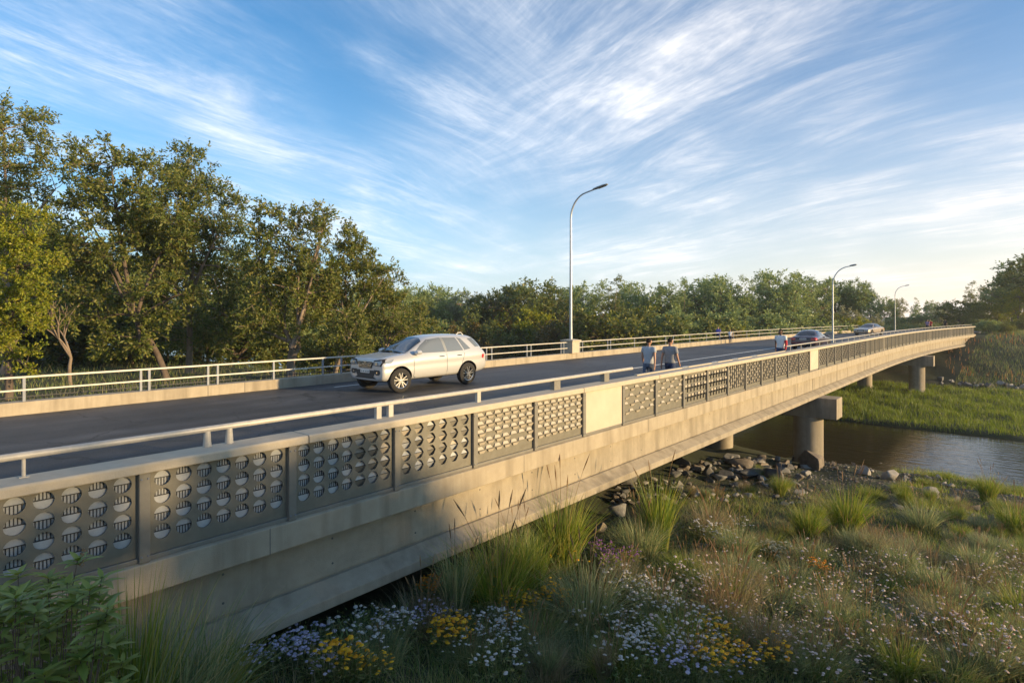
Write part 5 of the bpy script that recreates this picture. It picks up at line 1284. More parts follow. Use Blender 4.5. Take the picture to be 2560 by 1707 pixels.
tufts = [ # foot x, foot y, height, kind, tone, label
    (1645, 1372, 200, 3, 'grass_tuft', 'tall sunlit green tuft against the girder beside the riprap stones'),
    (1600, 1392, 120, 1, 'grass_bluegreen', 'grey-green tuft sprawling at the foot of the tall sunlit one'),
    (2018, 1352, 112, 0, 'grass_tuft', 'upright green tuft alone in the open middle of the meadow'),
    (2115, 1338, 140, 0, 'grass_tuft', 'large dense green tuft below the pier stones'),
    (2305, 1326, 85, 1, 'grass_bluegreen', 'wide grey-green tuft in front of the big rounded boulder'),
    (2255, 1425, 80, 1, 'grass_bluegreen', 'mounded grey-green tuft below the wide one by the boulder'),
    (1915, 1640, 125, 1, 'grass_tan', 'large straw-tipped tuft near the pair of yellow flower clumps'),
    (2440, 1430, 85, 1, 'grass_bluegreen', 'broad grey-green tuft at the right edge of the meadow'),
    (2260, 1262, 55, 0, 'grass_tuft', 'small bright yellow-green tuft among the pale waterside stones'),
    (2325, 1258, 45, 0, 'grass_tuft', 'low yellow-green tuft right of the small bright one'),
    (2470, 1250, 75, 0, 'grass_tuft', 'tall green tuft at the water edge near the right border'),
    (2540, 1330, 95, 1, 'grass_tuft', 'leaning green tuft at the right border above the meadow'),
    (1240, 1520, 215, 1, 'grass_tuft', 'big tuft of long blades among yellow daisies beside the girder'),
    (1140, 1552, 210, 3, 'grass_bluegreen', 'loose tuft with long bent stems leaning on the girder'),
    (1405, 1415, 200, 0, 'grass_tuft', 'dense tall tuft rising over the lower edge of the girder'),
    (1470, 1566, 175, 1, 'grass_bluegreen', 'dark rounded tuft with fine blades beside purple flowers'),
    (1330, 1490, 190, 3, 'grass_tuft', 'narrow upright tuft between the two big ones at the girder'),
    (1510, 1720, 120, 3, 'grass_tan', 'straw stems rising at the bottom edge of the meadow'),
    (1830, 1520, 130, 2, 'grass_tan', 'airy pale tuft around the single tall brown stem'),
    (1990, 1480, 90, 1, 'grass_bluegreen', 'long-bladed tuft in the middle of the white flowers'),
    (2380, 1600, 110, 2, 'grass_tan', 'feathery straw-coloured tuft right of the twin boulders'),
    (2480, 1690, 110, 1, 'grass_bluegreen', 'grey-green tuft in the bottom right corner'),
    (2250, 1690, 110, 1, 'grass_tuft', 'green tuft under the twin boulders at the bottom edge'),
    (1780, 1330, 90, 2, 'grass_tan', 'thin brown tuft before the dark riprap stones'),
    (1720, 1450, 80, 1, 'grass_tuft', 'fresh green mound behind the cream flower cushion'),
    (1650, 1560, 95, 2, 'grass_bluegreen', 'fine wispy tuft left of the straw-tipped one'),
    (1370, 1690, 95, 0, 'grass_bluegreen', 'dark tuft among white flowers at the bottom edge'),
    (2130, 1480, 70, 2, 'grass_bluegreen', 'fine low tuft right of the long-bladed one'),
    (1950, 1240, 60, 0, 'grass_tuft', 'green tuft growing at the foot of the nearer pier'),
    (1560, 1480, 90, 2, 'grass_tan', 'dry wispy tuft beside the purple flowers'),
    (1060, 1585, 130, 2, 'grass_tan', 'dry thin stems before the orange flowers at the girder'),
    (1290, 1440, 150, 0, 'grass_bluegreen', 'grey-green tuft wedged against the girder behind the yellow daisies'),
    (1700, 1640, 120, 1, 'grass_tuft', 'green tuft between the golden clumps and the bottom edge'),
    (1845, 1395, 95, 1, 'grass_bluegreen', 'low wide grey tuft right of the thin brown one'),
    (2080, 1580, 110, 1, 'grass_bluegreen', 'grey-green tuft over the flat brown stone'),
    (2330, 1500, 110, 0, 'grass_bluegreen', 'upright grey-green tuft above the twin boulders'),
    (2560, 1560, 120, 1, 'grass_tuft', 'green tuft cut by the right border in the lower meadow'),
    (2190, 1380, 70, 2, 'grass_tan', 'pale dry tuft between the two big green ones and the gravel')]
for k, (px, py, h, v, lf, lab) in enumerate(tufts):
    p = ground(px, min(py, 1706)); tuft(p, v, lf, size_at(p, h), lab, 'grass tufts in the meadow', rz=k * 1.3, wide=1.0)
rt = random.Random(5)
ROWN = lambda py: 'at the waterside' if py < 1270 else ('in the upper meadow' if py < 1400 else ('in the middle meadow' if py < 1550 else 'in the lower meadow'))
small = []
for k in range(210):
    py = 1180 + 520 * rt.random() ** .8
    px = rt.uniform(max(700, 2330 - (py - 1180) * 2.9), 2640)
    if 1560 < px < 1990 and py < 1290: continue
    small.append((px, py))
for px, py in small:
    p = ground(px, py)
    if p.x < -7.0: continue
    v = rt.choice((1, 2, 4, 4, 2)); lf = rt.choice(('grass_bluegreen', 'grass_tuft', 'grass_tan', 'grass_meadow', 'grass_bluegreen', 'grass_tuft', 'grass_bluegreen')) if py > 1270 else rt.choice(('grass_tuft', 'grass_tuft', 'grass_meadow'))
    nm = {'grass_bluegreen': 'grey-green', 'grass_tuft': 'fresh green', 'grass_tan': 'straw-coloured', 'grass_meadow': 'dark green'}[lf]
    tuft(p, v, lf, rt.uniform(.26, .58), f'small {nm} tuft {ROWN(py)}, one of many alike', f'small {nm} tufts {ROWN(py)}', rz=rt.uniform(0, 6), name='small_tuft')

for k in range(16):
    p = ground(rt.uniform(1590, 2010), rt.uniform(1170, 1250))
    if p.x > -8.2: tuft(p, rt.choice((0, 1, 2)), rt.choice(('grass_tuft', 'grass_bluegreen', 'grass_tan')), rt.uniform(.3, .55), 'small tuft growing between the riprap stones under the bridge', 'small tufts between the riprap stones', rz=k, name='small_tuft')
for k in range(40):
    p = ground(rt.uniform(1700, 2600), rt.uniform(1340, 1690))
    if p.x > -7.0: tuft(p, rt.choice((1, 2, 4)), 'grass_tan', rt.uniform(.28, .5), 'pale dry tuft in the right half of the meadow, one of many alike', 'pale dry tufts in the right half of the meadow', rz=k, name='small_tuft')
# flowering plants: a bushy foot of leaves and many heads on stems
FLW = {}
def flower_meshes(var, petal, nh, rad, h, hr, flat):
    k = (var, petal, nh, rad, h, hr)
    if k in FLW: return FLW[k]
    g = random.Random(var * 7 + 3); gg = np.random.default_rng(var + 900)
    fm = MB(); sm_ = MB(); hv, hf = [], []
    for _ in range(nh):
        a = g.uniform(0, 6.28); r_ = rad * math.sqrt(g.random()); hh = h * g.uniform(.7, 1.1) * (1 - .25 * (r_ / rad) ** 2)
        x, y = math.cos(a) * r_, math.sin(a) * r_
        sm_.tube([(x * .45, y * .45, 0), (x * .8, y * .8, hh * .6), (x, y, hh)], .003, 4, cap=False)
        R_ = hr * g.uniform(.65, 1.25); tx, ty = g.uniform(-.3, .3), g.uniform(-.3, .3)
        n = 8; b = len(hv)
        for ring, (q, z) in enumerate(((1.0, -.05), (.72, .28), (.3, .42))):
            for i in range(n):
                t = 2 * math.pi * i / n + ring * .4; rr_ = R_ * q * g.uniform(.82, 1.15)
                px_, py_ = rr_ * math.cos(t), rr_ * math.sin(t)
                hv.append((x + px_, y + py_, hh + R_ * z * flat + px_ * tx + py_ * ty))
        for ring in (0, 1):
            for i in range(n): hf.append((b + ring * n + i, b + ring * n + (i + 1) % n, b + (ring + 1) * n + (i + 1) % n, b + (ring + 1) * n + i))
        for i in range(0, n, 2): hf.append((b + 2 * n + i, b + 2 * n + (i + 1) % n, b + 2 * n + (i + 2) % n, b + 2 * n + (i + 4) % n) if i < 2 else (b + 2 * n + i, b + 2 * n + (i + 1) % n, b + 2 * n + (i + 2) % n, b + 2 * n))
    n = int(nh * 9)
    a = gg.uniform(0, 6.28, n); r_ = rad * np.sqrt(gg.uniform(0, 1, n)); C = np.stack([np.cos(a) * r_, np.sin(a) * r_, h * gg.uniform(.02, .75, n)], 1)
    D = unit(np.stack([np.cos(a) + gg.normal(0, .6, n), np.sin(a) + gg.normal(0, .6, n), gg.uniform(-.1, .9, n)], 1))
    lm = leaves_mesh('leaves', M['grass_meadow'], C, D, max(.035, h * .2), max(.008, h * .035), gg)
    lv = np.array([v.co for v in lm.vertices]); lf = np.arange(len(lv)).reshape(-1, 4)
    fo = mesh_from('foliage', np.concatenate([lv, np.array(sm_.v)]), np.concatenate([lf, np.array(sm_.f) + len(lv)]), [M['grass_meadow'], M['grass_bluegreen']])
    fo.polygons.foreach_set('material_index', np.array([0] * len(lf) + [1] * len(sm_.f), dtype=np.int32)); bpy.data.meshes.remove(lm)
    FLW[k] = (fo, mesh_from('blossoms', hv, hf, [M[petal]], True))
    return FLW[k]
SPEC = {'white': ('petal_white', 'white_yarrow', 26, .36, .42, .025, .8), 'pink': ('petal_pink', 'pale_scabious', 12, .65, .44, .024, .9), 'lilac': ('petal_lilac', 'lilac_yarrow', 26, .28, .36, .024, .8), 'yellow': ('petal_yellow', 'yellow_daisy', 22, .24, .42, .028, .7),
        'orange': ('petal_orange', 'orange_milkweed', 30, .2, .38, .022, 1.0), 'purple': ('petal_purple', 'purple_flower', 40, .24, .48, .018, 1.2), 'cream': ('petal_cream', 'cream_buckwheat', 60, .32, .22, .02, .9), 'sparse': ('petal_yellow', 'yellow_daisy', 7, .4, .38, .024, .7)}
def flower(px, py, kind, label, group, s=1.0):
    p = ground(px, py)
    if p.x < -7.35: return
    zf = -SN * p.x + CS * p.y
    petal, name, nh, rad, h, hr, flat = SPEC[kind]; v = rt.randrange(4)
    e = empty(name, p, rt.uniform(0, 6.28), label, 'flowering plant', group); e.scale = (s,) * 3
    lm, hm = flower_meshes(v, petal, nh, rad, h, hr, flat)
    link('foliage', lm, e); link('blossoms', hm, e)
def patch_f(kind, n, x0, x1, y0, y1, label, group, s=(.8, 1.2)):
    for _ in range(n): flower(rt.uniform(x0, x1), rt.uniform(y0, y1), kind, label, group, rt.uniform(*s))
patch_f('white', 9, 1130, 1330, 1590, 1700, 'white flat-headed clump near the bottom edge between two yellow clumps', 'white clumps between the yellow ones')
patch_f('white', 5, 870, 1010, 1585, 1660, 'white flat-headed clump left of the bright yellow clump', 'white clumps left of the yellow')
patch_f('white', 8, 1440, 1800, 1480, 1640, 'white flat-headed clump scattered through the middle of the meadow', 'scattered white clumps mid meadow')
patch_f('white', 5, 1545, 1740, 1500, 1590, 'white flat-headed clump in the dense white drift of the middle meadow', 'white drift of the middle meadow')
patch_f('white', 6, 1760, 1880, 1330, 1420, 'white flowered clump below the riprap stones', 'white clumps below the riprap')
patch_f('white', 9, 1520, 1760, 1600, 1700, 'loose white flowered clump at the bottom middle of the meadow', 'loose white clumps at the bottom')
patch_f('lilac', 12, 560, 860, 1610, 1706, 'lilac-white clump in the corner where the girder meets the meadow', 'lilac clumps by the girder foot')
patch_f('lilac', 6, 960, 1130, 1545, 1590, 'lilac clump just below the lower edge of the girder', 'lilac clumps below the girder')
patch_f('lilac', 6, 1640, 1860, 1670, 1706, 'pale violet clump on the bottom edge of the picture', 'pale violet clumps on the bottom edge')
patch_f('yellow', 6, 1085, 1160, 1600, 1650, 'bright yellow daisy clump between two white drifts', 'bright yellow clumps by the white drifts')
patch_f('yellow', 8, 1270, 1390, 1530, 1610, 'yellow daisy clump over broad green leaves below the big tuft', 'yellow clumps below the big tuft')
patch_f('yellow', 5, 1725, 1815, 1590, 1640, 'golden clump left of the large straw-tipped tuft', 'golden clumps by the straw-tipped tuft')
patch_f('yellow', 7, 1760, 2010, 1665, 1705, 'golden clump at the bottom edge under the straw-tipped tuft', 'golden clumps on the bottom edge')
patch_f('sparse', 9, 1180, 1420, 1400, 1510, 'scattered yellow daisies among the long blades by the girder', 'yellow daisies by the girder')
patch_f('yellow', 4, 840, 960, 1670, 1706, 'low yellow daisies at the bottom left of the meadow', 'low yellow daisies at the bottom left')
patch_f('orange', 4, 1015, 1100, 1490, 1520, 'orange flowered clump beside the lower edge of the girder', 'orange clumps beside the girder')
patch_f('orange', 3, 1950, 2060, 1440, 1460, 'yellow-orange leafy clump in the middle of the meadow', 'yellow-orange clumps mid meadow')
patch_f('purple', 5, 1480, 1575, 1405, 1440, 'purple flowered clump between the girder and the middle meadow', 'purple clumps by the girder')
patch_f('cream', 4, 1530, 1620, 1400, 1450, 'cream flower cushion beside the purple clumps', 'cream cushions by the purple clumps')
patch_f('cream', 3, 1880, 1950, 1385, 1420, 'pale cream flower cushion standing alone in the upper meadow', 'cream cushions in the upper meadow', (1.2, 1.5))
patch_f('pink', 26, 1650, 2000, 1440, 1650, 'loose plant with pinkish white button heads in the middle meadow', 'pinkish button flowers, middle')
patch_f('pink', 40, 2000, 2600, 1400, 1560, 'loose plant with pinkish white button heads in the right half of the meadow', 'pinkish button flowers, right')
patch_f('pink', 34, 1900, 2600, 1560, 1705, 'loose plant with pinkish white button heads at the bottom right', 'pinkish button flowers, bottom right')
flower(1960, 1150, 'purple', 'small plant with one red bloom beside the nearer pier', 'red flower', .5)
col.objects[-1].data.materials[0]
hm_ = col.objects[-1].data.copy(); hm_.materials.clear(); hm_.materials.append(M['petal_red']); col.objects[-1].data = hm_

# the glossy shrub in the lower left corner: stems with whorls of long pointed leaves
def leaf_blade(mb, base, d, nrm, L, W_):
    d = d.normalized(); s = d.cross(nrm).normalized(); n = s.cross(d).normalized(); k = 6; b = []
    for i in range(k + 1):
        t = i / k; w = W_ * math.sin(math.pi * min(1, (t * .96 + .03)) ** .8) ; c = base + d * L * t + n * (-.22 * L * t * t)
        b += [c - s * w / 2 + n * w * .18, c, c + s * w / 2 + n * w * .18]
    f = []
    for i in range(k):
        for j in (0, 1): f.append((3 * i + j, 3 * i + j + 1, 3 * i + j + 4, 3 * i + j + 3))
    mb.add(b, f)
rs = random.Random(21)
broot = ground(120, 1700); 
sb = at_ground(120, 4.7, 0)
sh = empty('laurel_shrub', sb, 0, 'glossy green shrub with long pointed leaves in the lower left corner', 'shrub')
stm, lvm, bud = MB(), MB(), MB()
whorls = []
for _ in range(120):
    px = rs.uniform(-60, 310); py = rs.uniform(1425 + abs(px - 130) * .5, 1790); zf = rs.uniform(4.1, 5.3)
    whorls.append(P(px, py, zf))
whorls += [P(*q) for q in ((195, 1395, 4.6), (255, 1440, 4.5), (45, 1430, 4.7), (120, 1440, 4.8), (225, 1470, 4.3), (40, 1500, 4.3), (95, 1550, 4.2), (60, 1620, 4.2), (110, 1680, 4.1), (180, 1500, 4.3))]
for wp in whorls:
    c = wp - sb; foot = Vector((c.x * .35 + rs.uniform(-.1, .1), c.y * .35 + rs.uniform(-.1, .1), -.05))
    mid = (foot + c) / 2 + Vector((rs.uniform(-.1, .1), rs.uniform(-.1, .1), .05))
    stm.tube(bez(foot, mid, c, 5), [.006, .005, .0045, .004, .0035, .003], 5, cap=False)
    tilt = Vector((rs.uniform(-.35, .35), rs.uniform(-.35, .35), 1)).normalized()
    for layer_ in (0, 1):
        n = rs.randint(4, 5); a0 = rs.uniform(0, 6)
        for k in range(n):
            a = a0 + 2 * math.pi * k / n + rs.uniform(-.25, .25)
            d = Vector((math.cos(a), math.sin(a), rs.uniform(.15, .8) if layer_ else rs.uniform(-.25, .35)))
            d = (d + tilt * .2).normalized()
            L = rs.uniform(.14, .20) * (1 if layer_ == 0 else .8)
            leaf_blade(lvm, c - Vector((0, 0, .02 + .03 * (1 - layer_))), d, Vector((0, 0, 1)) + d * .01, L, L * rs.uniform(.28, .36))
for _ in range(26):
    c = P(205 + rs.uniform(-7, 7), 1395 + rs.uniform(-28, 20), 4.6) - sb; b_ = ball(c, (.006,) * 3, 6); bud.add([v.co for v in b_.vertices], [tuple(p.vertices) for p in b_.polygons])
link('stems', stm.mesh('stems', M['bark_dark'], True), sh); link('leaves', lvm.mesh('leaves', M['leaf_shrub'], True), sh); link('flower_buds', bud.mesh('flower_buds', M['seed_tan']), sh)
# long-bladed grass beside it
for k, (px, zf, h, v, lf, lab) in enumerate(((330, 5.2, 1.85, 3, 'grass_tuft', 'tall long-bladed grass right of the glossy shrub'), (430, 5.6, 1.5, 1, 'grass_bluegreen', 'arching dark grass leaning right over the girder foot'), (270, 5.0, 1.6, 1, 'grass_bluegreen', 'arching grass growing out of the glossy shrub'), (520, 6.2, 1.0, 1, 'grass_tuft', 'low arching grass in front of the girder foot'))):
    p = at_ground(px, zf, 0); 
    e = tuft(p, v, lf, h * 1.1, lab, 'long grasses by the glossy shrub', rz=k, wide=.75, name='long_grass')
# ---------------------------------------------------------------- stones
ROCK = []
for s in range(7):
    bm = bmesh.new(); bmesh.ops.create_icosphere(bm, subdivisions=3, radius=1)
    o_ = Vector((s * 7.3, s * 3.1, s * 1.7)); rc_ = random.Random(s + 40)
    cutsp = [(Vector((rc_.gauss(0, 1), rc_.gauss(0, 1), rc_.gauss(0, .8))).normalized(), rc_.uniform(.42, .72)) for _ in range(5 if s == 4 else 14)]
    for v in bm.verts:
        n_ = mnoise.fractal(v.co * .8 + o_, 1.0, 2.0, 3); n2_ = mnoise.cell(v.co * 1.3 + o_)
        v.co *= 1 + .22 * n_
        for pn, pd in cutsp:
            t_ = v.co.dot(pn) - pd
            if t_ > 0: v.co -= pn * t_
        v.co *= 1 + .02 * mnoise.fractal(v.co * 4 + o_, 1.0, 2.0, 3)
        v.co.z *= .8
    for e_ in bm.edges:
        if e_.calc_face_angle(0) > R(16): e_.smooth = False
    me = bpy.data.meshes.new('stone'); bm.to_mesh(me); bm.free()
    for p_ in me.polygons: p_.use_smooth = True
    ROCK.append(me)
RK = {}
def rock(px, py, wpx, mt, label, group=None, asp=(1.0, .75, .8), s=None, rz=None, name='stone', sink=.3):
    p = ground(px, py)
    if p.x < -18: return
    zf = -SN * p.x + CS * p.y; w = wpx / FPX * zf / 2 * .80
    k = (rt.randrange(7) if s is None else s, mt)
    if k not in RK:
        m_ = ROCK[k[0]].copy(); m_.materials.append(M[mt]); RK[k] = m_
    o = link(name, RK[k], None, p + Vector((0, 0, w * asp[2] * (.72 - sink))), rt.uniform(0, 6.28) if rz is None else rz)
    o.scale = (w * asp[0], w * asp[1], w * asp[2]); o.rotation_euler[0] = rt.uniform(-.45, .45)
    return tag(o, label, 'stone', group)
V_ = TH
for a in ((1480 + 460, 1195, 95, 'rock_dark', 'long flat dark slab lying in front of the nearer pier', 'slabs of the riprap', (1.3, .5, .6)), (1880, 1192, 105, 'rock_dark', 'long grey slab in the middle of the riprap', None, (1.4, .45, .55)), (1855, 1172, 85, 'rock_brown', 'brown boulder with a sunlit top behind the grey slab', None, (1.3, .6, .7)), (1770, 1188, 60, 'rock_dark', 'grey wedge-shaped stone in the riprap below the second column', None, (1, .8, 1.1)),  # grey slab given dark rock to imitate the shade under the bridge
          (1770, 1172, 45, 'rock_grey', 'speckled grey stone under the second column', None), (1560, 1210, 150, 'rock_dark', 'large rough dark boulder under the girder left of the riprap', None, (1.0, .8, .9)), (1545, 1290, 85, 'rock_grey', 'rough grey boulder at the girder behind the tall sunlit tuft', None, (1, .8, .9)), (1500, 1330, 70, 'rock_brown', 'brown boulder half hidden beside the girder', None), (1700, 1160, 70, 'rock_dark', 'flat dark stone at the foot of the second column', None, (1.3, .6, .6)),
          (2035, 1168, 105, 'rock_brown', 'jagged pale-topped rock at the foot of the nearer column', None, (1.1, .8, .9)), (2160, 1186, 60, 'rock_pale', 'large pale rounded stone among the waterside stones', None), (2182, 1166, 36, 'rock_pale', 'small round pale stone behind the large pale one', None), (2130, 1160, 50, 'rock_grey', 'grey sloping stone left of the pale round one', None, (1.3, .7, .8)), (2225, 1200, 60, 'rock_pale', 'sharp-edged pale stone right of the waterside heap', None, (1.1, .7, 1.0)),
          (2208, 1172, 40, 'rock_brown', 'brownish stone at the right of the waterside heap', None), (2085, 1150, 32, 'rock_pale', 'small pale stone at the left of the waterside heap', None), (2150, 1136, 24, 'rock_grey', 'small stone sticking out of the water', None), (2330, 1246, 80, 'rock_grey', 'big rounded grey boulder behind the wide tuft', None, (1, .8, .9)), (2385, 1250, 40, 'rock_grey', 'small grey stone right of the big rounded boulder', None), (2440, 1280, 50, 'rock_brown', 'brown stone in the grass near the right border', None),
          (2258, 1562, 62, 'rock_pale', 'smooth pale boulder, right one of the pair in the lower meadow', None, (1, .85, 1.0)), (2212, 1528, 70, 'rock_grey', 'smooth grey boulder, left one of the pair in the lower meadow', None, (1, .8, .8)), (2038, 1570, 58, 'rock_grey', 'smooth grey stone lying behind the straw-tipped tuft', None, (1.2, .8, .7)), (2120, 1615, 70, 'rock_brown', 'flat brown stone in the lower meadow left of the twin boulders', None, (1.3, .8, .5)), (2240, 1275, 50, 'rock_dark', 'dark stone in the gravel left of the big rounded boulder', None),
          (1770, 1480, 50, 'rock_grey', 'half-buried stone in the middle of the white flowers', None, (1.2, .8, .6)), (2480, 1300, 40, 'rock_brown', 'low brown stone under the leaning green tuft', None)):
    rock(a[0], a[1], a[2], a[3], a[4], a[5], a[6] if len(a) > 6 else (1, .8, .85), name='boulder')
for k in range(250):
    px = rt.uniform(1530, 2030); py = rt.uniform(1148 + max(0, (1780 - px) * .30), 1262); 
    mt = rt.choice(('rock_dark', 'rock_grey', 'rock_brown', 'rock_grey', 'rock_pale', 'rock_brown')); c_ = mt.split('_')[1]  # rock_dark in this mix stands in for bridge shade on the riprap
    w_ = rt.uniform(14, 54) * rt.uniform(.7, 1) * (1.15 if py < 1200 else .8)
    rock(px, py, w_, mt, f'{c_} stone in the heap of riprap under the bridge, one of many', f'{c_} riprap stones', (rt.uniform(1, 1.4), rt.uniform(.6, .9), rt.uniform(.6, .9)), name='riprap_stone')
for k in range(46):
    t = rt.random(); px = 2075 + 330 * t + rt.uniform(-20, 20); py = 1155 + 50 * t + rt.uniform(-10, 26)
    mt = rt.choice(('rock_pale', 'rock_grey', 'rock_brown', 'rock_pale')); c_ = mt.split('_')[1]
    rock(px, py, rt.uniform(10, 28), mt, f'{c_} stone in the heap beside the water, one of many', f'{c_} waterside stones', (rt.uniform(1, 1.3), rt.uniform(.7, .9), rt.uniform(.7, .95)), name='bank_stone')
for k in range(20):
    px = 2340 + 240 * (k + rt.random()) / 20; py = 958 + rt.uniform(-4, 8) + (px - 2400) * .05
    mt = rt.choice(('rock_grey', 'rock_pale', 'rock_dark'))
    rock(px, py, rt.uniform(14, 34), mt, 'grey stone in the row at the foot of the far hillside', 'stones at the foot of the hillside', name='bank_stone')
# gravel between the stones
g = np.random.default_rng(77)
p = scatter(5200, -7.5, 3, 9, 34, g, lambda x, y: EAST(x, y) & ((clump(x, y, .7, 5) > .25) | (y > 24)) )
ico = bmesh.new(); bmesh.ops.create_icosphere(ico, subdivisions=1, radius=1); iv = np.array([v.co for v in ico.verts]); ifc = np.array([[v.index for v in f.verts] for f in ico.faces]); ico.free()
n = len(p); s_ = g.uniform(.015, .07, n) ** 1.0
V = p[:, None] + iv[None] * (s_[:, None] * np.stack([g.uniform(.8, 1.4, n), g.uniform(.7, 1.1, n), g.uniform(.4, .8, n)], 1))[:, None]
F = (np.arange(n)[:, None, None] * len(iv) + ifc[None]).reshape(-1, 3)
leafmat('gravel', [(.07, .06, .05), (.14, .125, .11), (.22, .205, .185), (.16, .12, .09)], rough=.9, trans=0)
tag(link('gravel', mesh_from('gravel', V.reshape(-1, 3), F, [M['gravel']])), 'gravel and pebbles between the stones and tufts', 'gravel', kind='stuff')
# thin wire fence behind the railing at the left
wf = empty('wire_fence', (-21.6, -6, 0), 0, 'thin dark picket fence low behind the metal railing at the left', 'fence')
q = MB(); 
for k in range(230):
    y = k * .11; z0 = float(G(-21.6, y - 6)); q.box(-.008, .008, y - .006, y + .006, z0 - .1, z0 + 1.0)
q.build('pickets', M['bar_dark'], wf)
q = MB(); 
for zz in (.12, .9): q.box(-.012, .012, 0, 25.2, -.75 + zz, -.75 + zz + .03)
q.build('fence_rail', M['bar_dark'], wf)
# ---------------------------------------------------------------- light, sky, camera
HAZE = .0004
SKYTINT = (.0, .56, .98, 1)
SUN_AZ, SUN_EL = R(70), R(10.5)        # clockwise from +Y
sd = Vector((math.sin(SUN_AZ) * math.cos(SUN_EL), math.cos(SUN_AZ) * math.cos(SUN_EL), math.sin(SUN_EL)))
sl = bpy.data.lights.new('sun', 'SUN'); sl.energy = 5.0; sl.angle = R(1.5); sl.color = (1.0, .71, .36)
so = bpy.data.objects.new('sun', sl); col.objects.link(so); so.location = sd * 50
so.rotation_euler = sd.to_track_quat('Z', 'Y').to_euler()
wd = bpy.data.worlds.new('World'); scene.world = wd; wd.use_nodes = True
nt = wd.node_tree; bg = nt.nodes['Background']; bg.inputs['Strength'].default_value = .15
sky = N(nt, 'ShaderNodeTexSky', sky_type='NISHITA', sun_disc=False); sky.sun_elevation = SUN_EL; sky.sun_rotation = SUN_AZ
sky.air_density = 1.0; sky.dust_density = .5; sky.ozone_density = 1.0
tc = N(nt, 'ShaderNodeTexCoord'); sp = N(nt, 'ShaderNodeSeparateXYZ'); nt.links.new(tc.outputs['Generated'], sp.inputs[0])
def mth(op, a, b=None, c=None, clamp=False):
    n = N(nt, 'ShaderNodeMath', operation=op); n.use_clamp = clamp
    for i, v in enumerate((a, b, c)):
        if v is None: continue
        if isinstance(v, (int, float)): n.inputs[i].default_value = v
        else: nt.links.new(v, n.inputs[i])
    return n.outputs[0]
dz = mth('ADD', mth('MAXIMUM', sp.outputs['Z'], 0.0), .10)
def plane(az):            # sky direction laid on a high flat sheet, first axis across the streaks and second along them
    ca, sa = math.cos(az), math.sin(az)
    u = mth('DIVIDE', mth('SUBTRACT', mth('MULTIPLY', sp.outputs['X'], ca), mth('MULTIPLY', sp.outputs['Y'], sa)), dz)
    v = mth('DIVIDE', mth('ADD', mth('MULTIPLY', sp.outputs['X'], sa), mth('MULTIPLY', sp.outputs['Y'], ca)), dz)
    c = N(nt, 'ShaderNodeCombineXYZ'); nt.links.new(u, c.inputs[0]); nt.links.new(v, c.inputs[1])
    return c.outputs[0]
def noise_fac(vec, scl, scale, det, rough, seed, dist=0.0):
    mp = N(nt, 'ShaderNodeMapping'); mp.inputs['Scale'].default_value = scl; mp.inputs['Location'].default_value = (seed, seed * .7, 0)
    nt.links.new(vec, mp.inputs['Vector'])
    z = N(nt, 'ShaderNodeTexNoise', Scale=scale, Detail=det, Roughness=rough, Distortion=dist); nt.links.new(mp.outputs['Vector'], z.inputs['Vector'])
    return z.outputs['Fac']
def ramp(x, p0, p1): return N_smooth(mth('DIVIDE', mth('SUBTRACT', x, p0), p1 - p0, clamp=True))
def N_smooth(x): return mth('MULTIPLY', mth('MULTIPLY', x, x), mth('SUBTRACT', 3.0, mth('MULTIPLY', x, 2.0)))
def warped(vec, amp, sc, seed):
    mp = N(nt, 'ShaderNodeMapping'); mp.inputs['Location'].default_value = (seed, -seed, 0); nt.links.new(vec, mp.inputs['Vector'])
    w_ = N(nt, 'ShaderNodeTexNoise', Scale=sc, Detail=2.0, Roughness=.5); nt.links.new(mp.outputs['Vector'], w_.inputs['Vector'])
    q = N(nt, 'ShaderNodeVectorMath', operation='MULTIPLY_ADD'); q.inputs[1].default_value = (amp, amp, 0)
    nt.links.new(w_.outputs['Color'], q.inputs[0]); nt.links.new(vec, q.inputs[2]); return q.outputs[0]
AZC = -TH
pL = warped(plane(AZC + R(27)), .6, .45, 2.0); pR = warped(plane(AZC - R(34)), .6, .45, 5.0); pC = plane(AZC)
def streaks(vec, seed):
    f = ramp(noise_fac(vec, (1.15, .26, 1), 2.3, 14.0, .72, seed, .5), .38, .72)
    h = ramp(noise_fac(vec, (3.0, .42, 1), 3.2, 12.0, .78, seed + 4, .4), .42, .74)
    k = ramp(noise_fac(vec, (5.5, .9, 1), 3.4, 10.0, .7, seed + 9, .3), .40, .70)
    br = ramp(noise_fac(vec, (.9, .8, 1), 2.6, 4.0, .6, seed + 2), .36, .60)
    return mth('ADD', mth('MULTIPLY', f, mth('MULTIPLY_ADD', br, .55, .25)), mth('ADD', mth('MULTIPLY', h, .26), mth('MULTIPLY', mth('MULTIPLY', f, k), .16)))
sepc = N(nt, 'ShaderNodeSeparateXYZ'); nt.links.new(pC, sepc.inputs[0])
# bearing left / right of the middle of the valley
side = N_smooth(mth('ADD', mth('MULTIPLY', mth('DIVIDE', sepc.outputs[0], mth('MAXIMUM', sepc.outputs[1], .2)), 2.3), .5, clamp=True))
sL, sR = streaks(pL, 3.1), streaks(pR, 9.4)
st_ = mth('ADD', mth('MULTIPLY', sL, mth('SUBTRACT', 1.0, side)), mth('MULTIPLY', sR, side))
cover = ramp(noise_fac(warped(pC, .8, .6, 1.0), (.62, .42, 1), 1.15, 3.0, .5, 58.2), .35, .65)
low = mth('SUBTRACT', 1.0, mth('MULTIPLY', mth('MAXIMUM', sp.outputs['Z'], 0.0), 1.35), clamp=True)
veil = mth('MULTIPLY', cover, mth('ADD', mth('MULTIPLY', st_, .95), .13))
cl = mth('MINIMUM', mth('ADD', veil, mth('MULTIPLY', mth('MULTIPLY', st_, st_), .14)), .9)
